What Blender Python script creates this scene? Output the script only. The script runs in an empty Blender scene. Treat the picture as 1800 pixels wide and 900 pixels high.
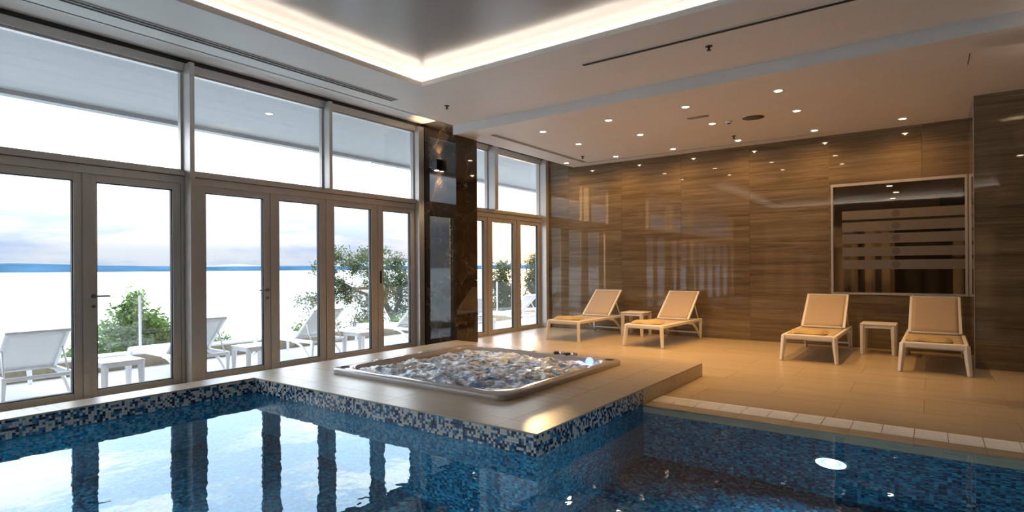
import bpy, bmesh, math, random
import numpy as np
from mathutils import Vector, Matrix
random.seed(7)
rng = np.random.default_rng(7)
scene = bpy.context.scene
C = scene.collection

# ------------------------------------------------------------------ camera
F_PX, HORIZON, YAW, ROLL, EYE = 1005.0, 470.9, math.radians(36.18), 0.0066, 1.25
fw = Vector((-math.sin(YAW), math.cos(YAW), 0)); rt = Vector((math.cos(YAW), math.sin(YAW), 0)); up = Vector((0, 0, 1))
cxv = rt * math.cos(ROLL) - up * math.sin(ROLL)
cyv = up * math.cos(ROLL) + rt * math.sin(ROLL)
cam_data = bpy.data.cameras.new('camera')
cam = bpy.data.objects.new('camera', cam_data); C.objects.link(cam)
cam.matrix_world = Matrix(((cxv.x, cyv.x, -fw.x, 0), (cxv.y, cyv.y, -fw.y, 0), (cxv.z, cyv.z, -fw.z, EYE), (0, 0, 0, 1)))
cam_data.sensor_fit = 'HORIZONTAL'; cam_data.sensor_width = 36.0
cam_data.lens = 36.0 * F_PX / 1800.0
cam_data.shift_y = (HORIZON - 450.0) / 1800.0
cam_data.clip_start = 0.05; cam_data.clip_end = 60000
scene.camera = cam

# ------------------------------------------------------------------ view, render options
scene.view_settings.view_transform = 'Standard'
scene.view_settings.look = 'None'
scene.view_settings.exposure = 0.35
scene.view_settings.gamma = 1.0
scene.view_settings.use_curve_mapping = False
try:
    scene.cycles.use_denoising = True
    scene.cycles.max_bounces = 14
    scene.cycles.diffuse_bounces = 5
    scene.cycles.glossy_bounces = 5
    scene.cycles.transmission_bounces = 8
    scene.cycles.transparent_max_bounces = 24
    scene.cycles.sample_clamp_indirect = 6.0
    scene.cycles.caustics_reflective = False
    scene.cycles.caustics_refractive = True
except Exception:
    pass

# ------------------------------------------------------------------ sky and sun
SUN_DIR = Vector((-math.sin(math.radians(35.8)), math.cos(math.radians(35.8)), math.tan(math.radians(3.5)))).normalized()
SKY_LOW, SKY_HIGH, SUN_POWER = 0.84, 6.6, 3.4

world = bpy.data.worlds.new('sunset_sky'); scene.world = world
world.use_nodes = True
wt = world.node_tree; wt.nodes.clear()
def wn(kind, **kw):
    n = wt.nodes.new(kind)
    for k, v in kw.items(): setattr(n, k, v)
    return n
W_out = wn('ShaderNodeOutputWorld'); W_bg = wn('ShaderNodeBackground'); wt.links.new(W_bg.outputs[0], W_out.inputs[0])
tc = wn('ShaderNodeTexCoord')
sep = wn('ShaderNodeSeparateXYZ'); wt.links.new(tc.outputs['Generated'], sep.inputs[0])
ramp = wn('ShaderNodeValToRGB'); wt.links.new(sep.outputs['Z'], ramp.inputs[0])
els = ramp.color_ramp.elements
def col4(c, k=1.0): return (c[0]*k, c[1]*k, c[2]*k, 1)
els[0].position = 0.0; els[0].color = col4((.74, .83, 1.0), SKY_LOW)
els[1].position = 1.0; els[1].color = col4((.86, .93, 1.0), SKY_HIGH)
for p, c, k in ((.03, (.84, .88, 1.0), SKY_LOW * 1.05), (.07, (1.0, .97, .95), SKY_LOW * 1.5), (.14, (1.0, .98, .95), SKY_LOW * 3.2), (.22, (.98, .98, 1.0), SKY_HIGH * .75), (.40, (.90, .95, 1.0), SKY_HIGH)):
    e = els.new(p); e.color = col4(c, k)
# soft banded clouds
mp = wn('ShaderNodeMapping'); mp.inputs['Scale'].default_value = (2.2, 2.2, 11.0); wt.links.new(tc.outputs['Generated'], mp.inputs[0])
cn = wn('ShaderNodeTexNoise'); cn.inputs['Scale'].default_value = 1.6; cn.inputs['Detail'].default_value = 7; cn.inputs['Roughness'].default_value = .55
wt.links.new(mp.outputs[0], cn.inputs['Vector'])
cr = wn('ShaderNodeValToRGB'); wt.links.new(cn.outputs['Fac'], cr.inputs[0])
cr.color_ramp.elements[0].position = .43; cr.color_ramp.elements[0].color = (.58, .71, .90, 1)
cr.color_ramp.elements[1].position = .55; cr.color_ramp.elements[1].color = (1.0, .985, .95, 1)
mul = wn('ShaderNodeMix', data_type='RGBA', blend_type='MULTIPLY'); mul.inputs[0].default_value = 1.0
wt.links.new(ramp.outputs[0], mul.inputs[6]); wt.links.new(cr.outputs[0], mul.inputs[7])
# warm glow round the low sun
vn = wn('ShaderNodeVectorMath', operation='NORMALIZE'); wt.links.new(tc.outputs['Generated'], vn.inputs[0])
dt = wn('ShaderNodeVectorMath', operation='DOT_PRODUCT'); wt.links.new(vn.outputs[0], dt.inputs[0]); dt.inputs[1].default_value = SUN_DIR
mx0 = wn('ShaderNodeMath', operation='MAXIMUM'); wt.links.new(dt.outputs['Value'], mx0.inputs[0]); mx0.inputs[1].default_value = 0
last = mul.outputs[2]
for power, colr in ((60, (.55, .26, .02)), (700, (4.5, 2.0, .15)), (16000, (120, 75, 25))):
    pw = wn('ShaderNodeMath', operation='POWER'); wt.links.new(mx0.outputs[0], pw.inputs[0]); pw.inputs[1].default_value = power
    sc = wn('ShaderNodeVectorMath', operation='SCALE'); sc.inputs[0].default_value = colr; wt.links.new(pw.outputs[0], sc.inputs['Scale'])
    ad = wn('ShaderNodeVectorMath', operation='ADD'); wt.links.new(last, ad.inputs[0]); wt.links.new(sc.outputs[0], ad.inputs[1])
    last = ad.outputs[0]
wt.links.new(last, W_bg.inputs['Color']); W_bg.inputs['Strength'].default_value = 1.0

sun_data = bpy.data.lights.new('sun', 'SUN'); sun_data.energy = SUN_POWER; sun_data.color = (1.0, .62, .28); sun_data.angle = math.radians(1.2)
sun = bpy.data.objects.new('sun', sun_data); C.objects.link(sun)
sun.rotation_euler = SUN_DIR.to_track_quat('Z', 'Y').to_euler()

# lamp strengths (each lamp is made inside its own builder)
P_DOWN, P_SCONCE, P_POOL, E_COVE = 96.0, 34.0, 26.0, 19.0
WARM = (1.0, .56, .19)

# ------------------------------------------------------------------ helpers
def link(o, parent=None):
    C.objects.link(o)
    if parent is not None: o.parent = parent
    return o
def tag(o, label=None, cat=None, group=None, kind=None):
    if label: o['label'] = label
    if cat: o['category'] = cat
    if group: o['group'] = group
    if kind: o['kind'] = kind
    return o
def empty(name, loc=(0, 0, 0), rz=0.0, parent=None):
    o = bpy.data.objects.new(name, None); o.empty_display_size = .1
    o.location = loc; o.rotation_euler = (0, 0, rz)
    return link(o, parent)

class MB:
    """collects simple solids; build() links them as one mesh object"""
    def __init__(self): self.v = []; self.f = []; self.m = []
    def add(self, vs, fs, mi=0):
        o = len(self.v); self.v += [tuple(p) for p in vs]; self.f += [tuple(i + o for i in f) for f in fs]; self.m += [mi] * len(fs)
        return self
    def box(self, x0, x1, y0, y1, z0, z1, mi=0):
        vs = [(x, y, z) for z in (z0, z1) for y in (y0, y1) for x in (x0, x1)]
        return self.add(vs, [(0, 2, 3, 1), (4, 5, 7, 6), (0, 1, 5, 4), (2, 6, 7, 3), (0, 4, 6, 2), (1, 3, 7, 5)], mi)
    def bar(self, a, b, wa, wb=None, mi=0, da=None, db=None):
        """rectangular tapered bar from a to b"""
        a, b = Vector(a), Vector(b); wb = wa if wb is None else wb; da = wa if da is None else da; db = wb if db is None else db
        d = (b - a).normalized(); s = d.cross(Vector((0, 0, 1)))
        if s.length < 1e-3: s = Vector((1, 0, 0))
        s.normalize(); t = s.cross(d)
        vs = []
        for c, w, e in ((a, wa, da), (b, wb, db)):
            vs += [c - s*w/2 - t*e/2, c + s*w/2 - t*e/2, c + s*w/2 + t*e/2, c - s*w/2 + t*e/2]
        return self.add(vs, [(0, 3, 2, 1), (4, 5, 6, 7), (0, 1, 5, 4), (1, 2, 6, 5), (2, 3, 7, 6), (3, 0, 4, 7)], mi)
    def tube(self, pts, rad, n=8, mi=0, caps=True):
        pts = [Vector(p) for p in pts]; rads = rad if isinstance(rad, (list, tuple)) else [rad] * len(pts)
        vs = []; prev = None
        for i, p in enumerate(pts):
            d = (pts[min(i+1, len(pts)-1)] - pts[max(i-1, 0)]).normalized()
            s = d.cross(Vector((0, 0, 1))) if prev is None else prev - d * prev.dot(d)
            if s.length < 1e-3: s = d.cross(Vector((1, 0, 0)))
            s.normalize(); prev = s; t = d.cross(s)
            for k in range(n):
                a = 2 * math.pi * k / n
                vs.append(p + (s * math.cos(a) + t * math.sin(a)) * rads[i])
        fs = []
        for i in range(len(pts) - 1):
            for k in range(n):
                k2 = (k + 1) % n
                fs.append((i*n + k, i*n + k2, (i+1)*n + k2, (i+1)*n + k))
        if caps:
            fs.append(tuple(range(n))[::-1]); fs.append(tuple((len(pts)-1)*n + k for k in range(n)))
        return self.add(vs, fs, mi)
    def lathe(self, prof, n=24, c=(0, 0, 0), axis='Z', mi=0, cap=True):
        vs = []
        for r, h in prof:
            for k in range(n):
                a = 2 * math.pi * k / n
                x, y = r * math.cos(a), r * math.sin(a)
                p = (x, y, h) if axis == 'Z' else ((x, h, y) if axis == 'Y' else (h, x, y))
                vs.append((p[0] + c[0], p[1] + c[1], p[2] + c[2]))
        fs = []
        for i in range(len(prof) - 1):
            for k in range(n):
                k2 = (k + 1) % n; fs.append((i*n + k, i*n + k2, (i+1)*n + k2, (i+1)*n + k))
        if cap:
            fs.append(tuple(range(n))[::-1]); fs.append(tuple((len(prof)-1)*n + k for k in range(n)))
        return self.add(vs, fs, mi)
    def mesh(self, name, mats, smooth=False, fix=True):
        me = bpy.data.meshes.new(name); me.from_pydata(self.v, [], self.f)
        for m in (mats if isinstance(mats, (list, tuple)) else [mats]): me.materials.append(m)
        if any(self.m): me.polygons.foreach_set('material_index', self.m)
        if fix:
            bm = bmesh.new(); bm.from_mesh(me); bmesh.ops.recalc_face_normals(bm, faces=bm.faces); bm.to_mesh(me); bm.free()
        if smooth: me.polygons.foreach_set('use_smooth', [True] * len(me.polygons))
        me.update()
        return me
    def build(self, name, mats, parent=None, smooth=False, bevel=0.0, loc=None, fix=True):
        o = bpy.data.objects.new(name, self.mesh(name, mats, smooth, fix)); link(o, parent)
        if loc is not None: o.location = loc
        if bevel:
            b = o.modifiers.new('bevel', 'BEVEL'); b.width = bevel; b.segments = 2; b.limit_method = 'ANGLE'
        return o
def box_obj(name, b, m, parent=None, bevel=0.0): return MB().box(*b).build(name, m, parent, bevel=bevel)
def copy_tree(o, parent=None):
    c = o.copy(); C.objects.link(c); c.parent = parent
    for ch in list(o.children): copy_tree(ch, c)
    return c

# ------------------------------------------------------------------ materials
def new_mat(name):
    m = bpy.data.materials.new(name); m.use_nodes = True
    nt = m.node_tree; b = nt.nodes['Principled BSDF']
    return m, nt, b
def N(nt, kind, **kw):
    n = nt.nodes.new(kind)
    for k, v in kw.items(): setattr(n, k, v)
    return n
def plain(name, colr, rough=.5, metal=0.0, spec=.5, noise=0.0, nscale=8.0, bump=0.0, bscale=200.0, coat=0.0):
    m, nt, b = new_mat(name)
    b.inputs['Roughness'].default_value = rough; b.inputs['Metallic'].default_value = metal
    b.inputs['Specular IOR Level'].default_value = spec; b.inputs['Coat Weight'].default_value = coat
    tcn = N(nt, 'ShaderNodeTexCoord')
    nz = N(nt, 'ShaderNodeTexNoise'); nz.inputs['Scale'].default_value = nscale; nz.inputs['Detail'].default_value = 4
    nt.links.new(tcn.outputs['Object'], nz.inputs['Vector'])
    rp = N(nt, 'ShaderNodeValToRGB'); nt.links.new(nz.outputs['Fac'], rp.inputs[0])
    k = max(noise, .02)
    rp.color_ramp.elements[0].position = .3; rp.color_ramp.elements[1].position = .7
    rp.color_ramp.elements[0].color = (*[c * (1 - k) for c in colr], 1); rp.color_ramp.elements[1].color = (*[min(1, c * (1 + k)) for c in colr], 1)
    nt.links.new(rp.outputs[0], b.inputs['Base Color'])
    if bump:
        n2 = N(nt, 'ShaderNodeTexNoise'); n2.inputs['Scale'].default_value = bscale; nt.links.new(tcn.outputs['Object'], n2.inputs['Vector'])
        bp = N(nt, 'ShaderNodeBump'); bp.inputs['Strength'].default_value = bump; bp.inputs['Distance'].default_value = .01
        nt.links.new(n2.outputs['Fac'], bp.inputs['Height']); nt.links.new(bp.outputs[0], b.inputs['Normal'])
    return m
def emit(name, colr, k):
    m, nt, b = new_mat(name)
    b.inputs['Base Color'].default_value = (*colr, 1); b.inputs['Emission Color'].default_value = (*colr, 1); b.inputs['Emission Strength'].default_value = k
    return m
def grain(name, c1, c2, c3, scale, rough, bump=0.0, spec=.5, detail=6.0, lo=.3, hi=.72, rough_var=0.0, broad=.0):
    """streaked stone or wood grain; scale stretches the noise along one world axis"""
    m, nt, b = new_mat(name)
    b.inputs['Roughness'].default_value = rough; b.inputs['Specular IOR Level'].default_value = spec
    geo = N(nt, 'ShaderNodeNewGeometry')
    oi = N(nt, 'ShaderNodeObjectInfo')
    off = N(nt, 'ShaderNodeVectorMath', operation='SCALE'); off.inputs[0].default_value = (13.0, 7.0, 5.0); nt.links.new(oi.outputs['Random'], off.inputs['Scale'])
    ad = N(nt, 'ShaderNodeVectorMath', operation='ADD'); nt.links.new(geo.outputs['Position'], ad.inputs[0]); nt.links.new(off.outputs[0], ad.inputs[1])
    mp_ = N(nt, 'ShaderNodeMapping'); mp_.inputs['Scale'].default_value = scale; nt.links.new(ad.outputs[0], mp_.inputs[0])
    nz = N(nt, 'ShaderNodeTexNoise'); nz.inputs['Scale'].default_value = 1.0; nz.inputs['Detail'].default_value = detail; nz.inputs['Roughness'].default_value = .6; nz.inputs['Distortion'].default_value = .35
    nt.links.new(mp_.outputs[0], nz.inputs['Vector'])
    rp = N(nt, 'ShaderNodeValToRGB'); nt.links.new(nz.outputs['Fac'], rp.inputs[0])
    e = rp.color_ramp.elements; e[0].position = lo; e[0].color = (*c1, 1); e[1].position = hi; e[1].color = (*c3, 1)
    q = e.new((lo + hi) / 2); q.color = (*c2, 1)
    if broad:
        nz.inputs['Distortion'].default_value = 1.1; nz.inputs['Roughness'].default_value = .72
        mp2 = N(nt, 'ShaderNodeMapping'); mp2.inputs['Scale'].default_value = [c * .22 for c in scale]; nt.links.new(ad.outputs[0], mp2.inputs[0])
        n2 = N(nt, 'ShaderNodeTexNoise'); n2.inputs['Scale'].default_value = 1.0; n2.inputs['Detail'].default_value = 4; n2.inputs['Distortion'].default_value = .8; nt.links.new(mp2.outputs[0], n2.inputs['Vector'])
        mm = N(nt, 'ShaderNodeMix', data_type='FLOAT'); mm.inputs[0].default_value = broad * .8; nt.links.new(nz.outputs['Fac'], mm.inputs[2]); nt.links.new(n2.outputs['Fac'], mm.inputs[3]); nt.links.new(mm.outputs[0], rp.inputs[0])
    nt.links.new(rp.outputs[0], b.inputs['Base Color'])
    if bump:
        bp = N(nt, 'ShaderNodeBump'); bp.inputs['Strength'].default_value = bump; bp.inputs['Distance'].default_value = .004
        nt.links.new(nz.outputs['Fac'], bp.inputs['Height']); nt.links.new(bp.outputs[0], b.inputs['Normal'])
    if rough_var:
        mr = N(nt, 'ShaderNodeMapRange'); mr.inputs[3].default_value = rough - rough_var; mr.inputs[4].default_value = rough + rough_var
        nt.links.new(nz.outputs['Fac'], mr.inputs[0]); nt.links.new(mr.outputs[0], b.inputs['Roughness'])
    return m
def glass_mat(name, tint=(1, 1, 1), f0=.04, rough=0.0):
    m = bpy.data.materials.new(name); m.use_nodes = True; nt = m.node_tree; nt.nodes.clear()
    out = N(nt, 'ShaderNodeOutputMaterial'); mix = N(nt, 'ShaderNodeMixShader'); tr = N(nt, 'ShaderNodeBsdfTransparent'); gl = N(nt, 'ShaderNodeBsdfGlossy')
    tr.inputs[0].default_value = (*tint, 1); gl.inputs['Roughness'].default_value = rough
    lw = N(nt, 'ShaderNodeLayerWeight'); lw.inputs['Blend'].default_value = .5
    pw = N(nt, 'ShaderNodeMath', operation='POWER'); nt.links.new(lw.outputs['Facing'], pw.inputs[0]); pw.inputs[1].default_value = 5
    ma = N(nt, 'ShaderNodeMath', operation='MULTIPLY_ADD'); nt.links.new(pw.outputs[0], ma.inputs[0]); ma.inputs[1].default_value = 1 - f0; ma.inputs[2].default_value = f0
    nt.links.new(ma.outputs[0], mix.inputs[0]); nt.links.new(tr.outputs[0], mix.inputs[1]); nt.links.new(gl.outputs[0], mix.inputs[2]); nt.links.new(mix.outputs[0], out.inputs[0])
    return m

M_ceil = plain('ceiling_paint', (.72, .70, .67), .55, noise=.02, nscale=3)
M_satin = plain('satin_stretch_ceiling', (.36, .34, .33), .26, noise=.02, nscale=2)
M_floor = grain('wood_look_tile', (.315, .243, .160), (.41, .325, .222), (.50, .405, .285), (.55, 30.0, 30.0), .33, bump=.03, rough_var=.05, spec=.75)
M_grout = plain('tile_grout', (.31, .245, .17), .8)
M_stone = grain('polished_brown_travertine', (.074, .051, .029), (.180, .131, .078), (.292, .222, .140), (.9, .9, 30.0), .028, detail=10.0, lo=.33, hi=.67, broad=.4)
M_stone_joint = plain('stone_joint', (.30, .23, .15), .5)
M_frame = plain('taupe_aluminium', (.58, .545, .515), .33, metal=.45, noise=.03)
M_frame_dark = plain('dark_gasket', (.02, .02, .022), .5)
M_glass = glass_mat('clear_window_glass', (.97, .985, .98), .035)
M_rail_glass = glass_mat('balustrade_glass', (.975, .985, .98), .05)
def mesh_fabric(name, colr, rough, **kw):
    m = plain(name, colr, rough, **kw); nt = m.node_tree; b = nt.nodes['Principled BSDF']
    tr_ = N(nt, 'ShaderNodeBsdfTransparent'); mix = N(nt, 'ShaderNodeMixShader'); mix.inputs[0].default_value = .22
    nt.links.new(b.outputs[0], mix.inputs[1]); nt.links.new(tr_.outputs[0], mix.inputs[2]); nt.links.new(mix.outputs[0], nt.nodes['Material Output'].inputs[0])
    return m
M_white = plain('white_plastic', (.72, .69, .65), .45, noise=.02)
M_white_out = plain('white_terrace_plastic', (.80, .81, .83), .45, noise=.02)
M_sling = plain('beige_sling_fabric', (.47, .36, .26), .8, noise=.06, nscale=300, bump=.3, bscale=900)
M_sling_out = mesh_fabric('white_sling_fabric', (.70, .69, .68), .8, noise=.06, nscale=300, bump=.2, bscale=900)
M_towel = plain('tan_towel', (.50, .36, .17), .95, noise=.1, nscale=60, bump=.6, bscale=400)
M_acrylic = plain('grey_acrylic', (.40, .36, .335), .2, coat=.3)
M_chrome = plain('chrome', (.6, .6, .6), .15, metal=1.0)
M_satin_steel = plain('satin_steel_handle', (.22, .21, .22), .35, metal=.8)
M_black = plain('black_metal', (.012, .011, .011), .35)
M_dark = plain('dark_slot', (.012, .011, .010), .7)
M_grate = plain('white_grating', (.86, .83, .80), .5, noise=.04)
M_led = emit('led_strip_light', (1.0, .90, .78), E_COVE)
M_lamp = emit('downlight_glow', (1.0, .80, .62), 30.0)
M_lamp_white = emit('terrace_lamp_glow', (1.0, .97, .92), 12.0)
M_pool_lamp = emit('pool_lamp_glow', (.55, .82, 1.0), 6.0)
M_pool_lamp_dim = emit('pool_lamp_reflector', (.25, .55, .85), .5)
M_blue_lamp = emit('spa_lamp_glow', (.15, .22, 1.0), 3.0)
M_terrace = plain('pale_terrace_tile', (.66, .67, .70), .45, noise=.05, nscale=2)
M_parapet = grain('beige_parapet_planks', (.24, .19, .12), (.33, .27, .18), (.40, .33, .23), (2.0, 9.0, 2.0), .7)
M_eave = plain('eave_render', (.44, .44, .455), .6, noise=.03)
M_beige_wall = plain('beige_plaster', (.46, .36, .25), .7, noise=.03)
M_dark_wall = plain('dark_plaster', (.035, .028, .022), .6)
M_bark = plain('bark', (.10, .075, .055), .9, noise=.3, nscale=12, bump=.5, bscale=40)
def leaf_mat(name, a, b_):
    m, nt, b = new_mat(name)
    geo = N(nt, 'ShaderNodeNewGeometry'); rp = N(nt, 'ShaderNodeValToRGB'); nt.links.new(geo.outputs['Random Per Island'], rp.inputs[0])
    rp.color_ramp.elements[0].color = (*a, 1); rp.color_ramp.elements[1].color = (*b_, 1); nt.links.new(rp.outputs[0], b.inputs['Base Color'])
    b.inputs['Roughness'].default_value = .55
    tl = N(nt, 'ShaderNodeBsdfTranslucent'); nt.links.new(rp.outputs[0], tl.inputs[0])
    mix = N(nt, 'ShaderNodeMixShader'); mix.inputs[0].default_value = .4
    nt.links.new(b.outputs[0], mix.inputs[1]); nt.links.new(tl.outputs[0], mix.inputs[2]); nt.links.new(mix.outputs[0], nt.nodes['Material Output'].inputs[0])
    return m
M_leaf_olive = leaf_mat('olive_leaves', (.035, .055, .02), (.11, .13, .055))
M_leaf_green = leaf_mat('fresh_green_leaves', (.05, .11, .018), (.16, .26, .05))
M_leaf_dark = leaf_mat('dark_evergreen_leaves', (.030, .045, .015), (.12, .12, .04))

def marble_mat():
    m, nt, b = new_mat('dark_emperador_marble')
    b.inputs['Roughness'].default_value = .035; b.inputs['Specular IOR Level'].default_value = .65
    geo = N(nt, 'ShaderNodeNewGeometry')
    nz = N(nt, 'ShaderNodeTexNoise'); nz.inputs['Scale'].default_value = 2.2; nz.inputs['Detail'].default_value = 8; nz.inputs['Distortion'].default_value = 1.6
    nt.links.new(geo.outputs['Position'], nz.inputs['Vector'])
    rp = N(nt, 'ShaderNodeValToRGB'); nt.links.new(nz.outputs['Fac'], rp.inputs[0])
    e = rp.color_ramp.elements; e[0].position = .3; e[0].color = (.010, .007, .005, 1); e[1].position = .75; e[1].color = (.050, .032, .018, 1)
    vr = N(nt, 'ShaderNodeTexVoronoi', feature='DISTANCE_TO_EDGE'); vr.inputs['Scale'].default_value = 1.7
    wv = N(nt, 'ShaderNodeVectorMath', operation='MULTIPLY_ADD'); wv.inputs[1].default_value = (.55, .55, .55)
    nt.links.new(nz.outputs['Color'], wv.inputs[0]); nt.links.new(geo.outputs['Position'], wv.inputs[2]); nt.links.new(wv.outputs[0], vr.inputs['Vector'])
    vrp = N(nt, 'ShaderNodeValToRGB'); nt.links.new(vr.outputs['Distance'], vrp.inputs[0])
    v = vrp.color_ramp.elements; v[0].position = .0; v[0].color = (.20, .17, .14, 1); v[1].position = .013; v[1].color = (0, 0, 0, 1)
    add = N(nt, 'ShaderNodeMix', data_type='RGBA', blend_type='ADD'); add.inputs[0].default_value = .45
    nt.links.new(rp.outputs[0], add.inputs[6]); nt.links.new(vrp.outputs[0], add.inputs[7]); nt.links.new(add.outputs[2], b.inputs['Base Color'])
    return m
M_marble = marble_mat()

def mosaic_mat():
    m, nt, b = new_mat('blue_pool_mosaic'); b.inputs['Roughness'].default_value = .3
    geo = N(nt, 'ShaderNodeNewGeometry')
    dv = N(nt, 'ShaderNodeVectorMath', operation='MULTIPLY_ADD'); dv.inputs[1].default_value = (40, 40, 40); dv.inputs[2].default_value = (.5, .5, .5)
    # half a cell of offset keeps every axis-aligned face in the middle of its cells
    nt.links.new(geo.outputs['Position'], dv.inputs[0])
    fl = N(nt, 'ShaderNodeVectorMath', operation='FLOOR'); nt.links.new(dv.outputs[0], fl.inputs[0])
    wh = N(nt, 'ShaderNodeTexWhiteNoise', noise_dimensions='3D'); nt.links.new(fl.outputs[0], wh.inputs['Vector'])
    rp = N(nt, 'ShaderNodeValToRGB'); nt.links.new(wh.outputs['Value'], rp.inputs[0]); rp.color_ramp.interpolation = 'CONSTANT'
    e = rp.color_ramp.elements; e[0].position = 0; e[0].color = (.004, .020, .055, 1); e[1].position = .28; e[1].color = (.004, .068, .150, 1)
    for p, c in ((.52, (.006, .125, .225)), (.76, (.010, .185, .28)), (.93, (.05, .26, .32))):
        q = e.new(p); q.color = (*c, 1)
    fr = N(nt, 'ShaderNodeVectorMath', operation='FRACTION'); nt.links.new(dv.outputs[0], fr.inputs[0])
    sb = N(nt, 'ShaderNodeVectorMath', operation='SUBTRACT'); sb.inputs[1].default_value = (.5, .5, .5); nt.links.new(fr.outputs[0], sb.inputs[0])
    ab = N(nt, 'ShaderNodeVectorMath', operation='ABSOLUTE'); nt.links.new(sb.outputs[0], ab.inputs[0])
    sx = N(nt, 'ShaderNodeSeparateXYZ'); nt.links.new(ab.outputs[0], sx.inputs[0])
    na = N(nt, 'ShaderNodeVectorMath', operation='ABSOLUTE'); nt.links.new(geo.outputs['True Normal'], na.inputs[0])
    ns = N(nt, 'ShaderNodeVectorMath', operation='SUBTRACT'); ns.inputs[0].default_value = (1, 1, 1); nt.links.new(na.outputs[0], ns.inputs[1])
    nm = N(nt, 'ShaderNodeVectorMath', operation='MULTIPLY'); nt.links.new(ab.outputs[0], nm.inputs[0]); nt.links.new(ns.outputs[0], nm.inputs[1]); nt.links.new(nm.outputs[0], sx.inputs[0])
    m1 = N(nt, 'ShaderNodeMath', operation='MAXIMUM'); nt.links.new(sx.outputs[0], m1.inputs[0]); nt.links.new(sx.outputs[1], m1.inputs[1])
    m2 = N(nt, 'ShaderNodeMath', operation='MAXIMUM'); nt.links.new(m1.outputs[0], m2.inputs[0]); nt.links.new(sx.outputs[2], m2.inputs[1])
    gt = N(nt, 'ShaderNodeMath', operation='GREATER_THAN'); nt.links.new(m2.outputs[0], gt.inputs[0]); gt.inputs[1].default_value = .45
    mx = N(nt, 'ShaderNodeMix', data_type='RGBA'); nt.links.new(gt.outputs[0], mx.inputs[0]); nt.links.new(rp.outputs[0], mx.inputs[6]); mx.inputs[7].default_value = (.04, .10, .14, 1)
    nt.links.new(mx.outputs[2], b.inputs['Base Color'])
    return m
M_mosaic = mosaic_mat()
M_tiles = [plain('mosaic_cream', (.58, .53, .48), .2), plain('mosaic_navy', (.008, .014, .045), .15), plain('mosaic_blue', (.02, .10, .24), .15), plain('mosaic_teal', (.10, .24, .32), .15)]

def water_mat():
    m = bpy.data.materials.new('pool_water'); m.use_nodes = True; nt = m.node_tree; nt.nodes.clear()
    out = N(nt, 'ShaderNodeOutputMaterial'); g = N(nt, 'ShaderNodeBsdfGlass'); g.inputs['IOR'].default_value = 1.333; g.inputs['Roughness'].default_value = 0.0; g.inputs['Color'].default_value = (.86, .97, 1.0, 1)
    geo = N(nt, 'ShaderNodeNewGeometry'); nz = N(nt, 'ShaderNodeTexNoise'); nz.inputs['Scale'].default_value = 5.0; nz.inputs['Detail'].default_value = 2.0
    nt.links.new(geo.outputs['Position'], nz.inputs['Vector'])
    bp = N(nt, 'ShaderNodeBump'); bp.inputs['Strength'].default_value = .075; bp.inputs['Distance'].default_value = .02
    nt.links.new(nz.outputs['Fac'], bp.inputs['Height']); nt.links.new(bp.outputs[0], g.inputs['Normal'])
    nt.links.new(g.outputs[0], out.inputs[0])
    return m
M_water = water_mat()
def foam_mat():
    m, nt, b = new_mat('bubbling_spa_water'); b.inputs['Roughness'].default_value = .22
    at = N(nt, 'ShaderNodeAttribute'); at.attribute_name = 'foam'
    geo = N(nt, 'ShaderNodeNewGeometry')
    nz = N(nt, 'ShaderNodeTexNoise'); nz.inputs['Scale'].default_value = 5.5; nz.inputs['Detail'].default_value = 7; nz.inputs['Roughness'].default_value = .66; nz.inputs['Distortion'].default_value = 2.4
    nt.links.new(geo.outputs['Position'], nz.inputs['Vector'])
    ad = N(nt, 'ShaderNodeMath', operation='MULTIPLY_ADD'); nt.links.new(at.outputs['Fac'], ad.inputs[0]); ad.inputs[1].default_value = .42; nt.links.new(nz.outputs['Fac'], ad.inputs[2])
    rp = N(nt, 'ShaderNodeValToRGB'); nt.links.new(ad.outputs[0], rp.inputs[0])
    e = rp.color_ramp.elements; e[0].position = .52; e[0].color = (.05, .12, .24, 1); e[1].position = .76; e[1].color = (.86, .88, .90, 1)
    q = e.new(.64); q.color = (.26, .36, .50, 1)
    nt.links.new(rp.outputs[0], b.inputs['Base Color'])
    bp = N(nt, 'ShaderNodeBump'); bp.inputs['Strength'].default_value = .7; bp.inputs['Distance'].default_value = .02
    nt.links.new(nz.outputs['Fac'], bp.inputs['Height']); nt.links.new(bp.outputs[0], b.inputs['Normal'])
    return m
M_foam = foam_mat()
def sea_mat():
    m, nt, b = new_mat('calm_sea'); b.inputs['Base Color'].default_value = (.30, .34, .36, 1); b.inputs['Roughness'].default_value = .22; b.inputs['IOR'].default_value = 1.5
    geo = N(nt, 'ShaderNodeNewGeometry'); mp_ = N(nt, 'ShaderNodeMapping'); mp_.inputs['Scale'].default_value = (.02, .05, .05); nt.links.new(geo.outputs['Position'], mp_.inputs[0])
    nz = N(nt, 'ShaderNodeTexNoise'); nz.inputs['Scale'].default_value = 4; nz.inputs['Detail'].default_value = 6; nt.links.new(mp_.outputs[0], nz.inputs['Vector'])
    bp = N(nt, 'ShaderNodeBump'); bp.inputs['Strength'].default_value = .15; nt.links.new(nz.outputs['Fac'], bp.inputs['Height']); nt.links.new(bp.outputs[0], b.inputs['Normal'])
    return m
M_sea = sea_mat()
M_land_near_hazed = plain('haze_blue_island', (.030, .066, .108), .95, spec=0.0, noise=.25, nscale=.004)  # blue of the distance haze is painted into the base colour
M_land_far_hazed = plain('haze_pale_mountains', (.26, .33, .45), .95, spec=0.0, noise=.1, nscale=.002)  # paler still: aerial haze put into the surface colour
M_soil = plain('hillside_soil', (.09, .10, .05), .95, noise=.3, nscale=1)

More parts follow.
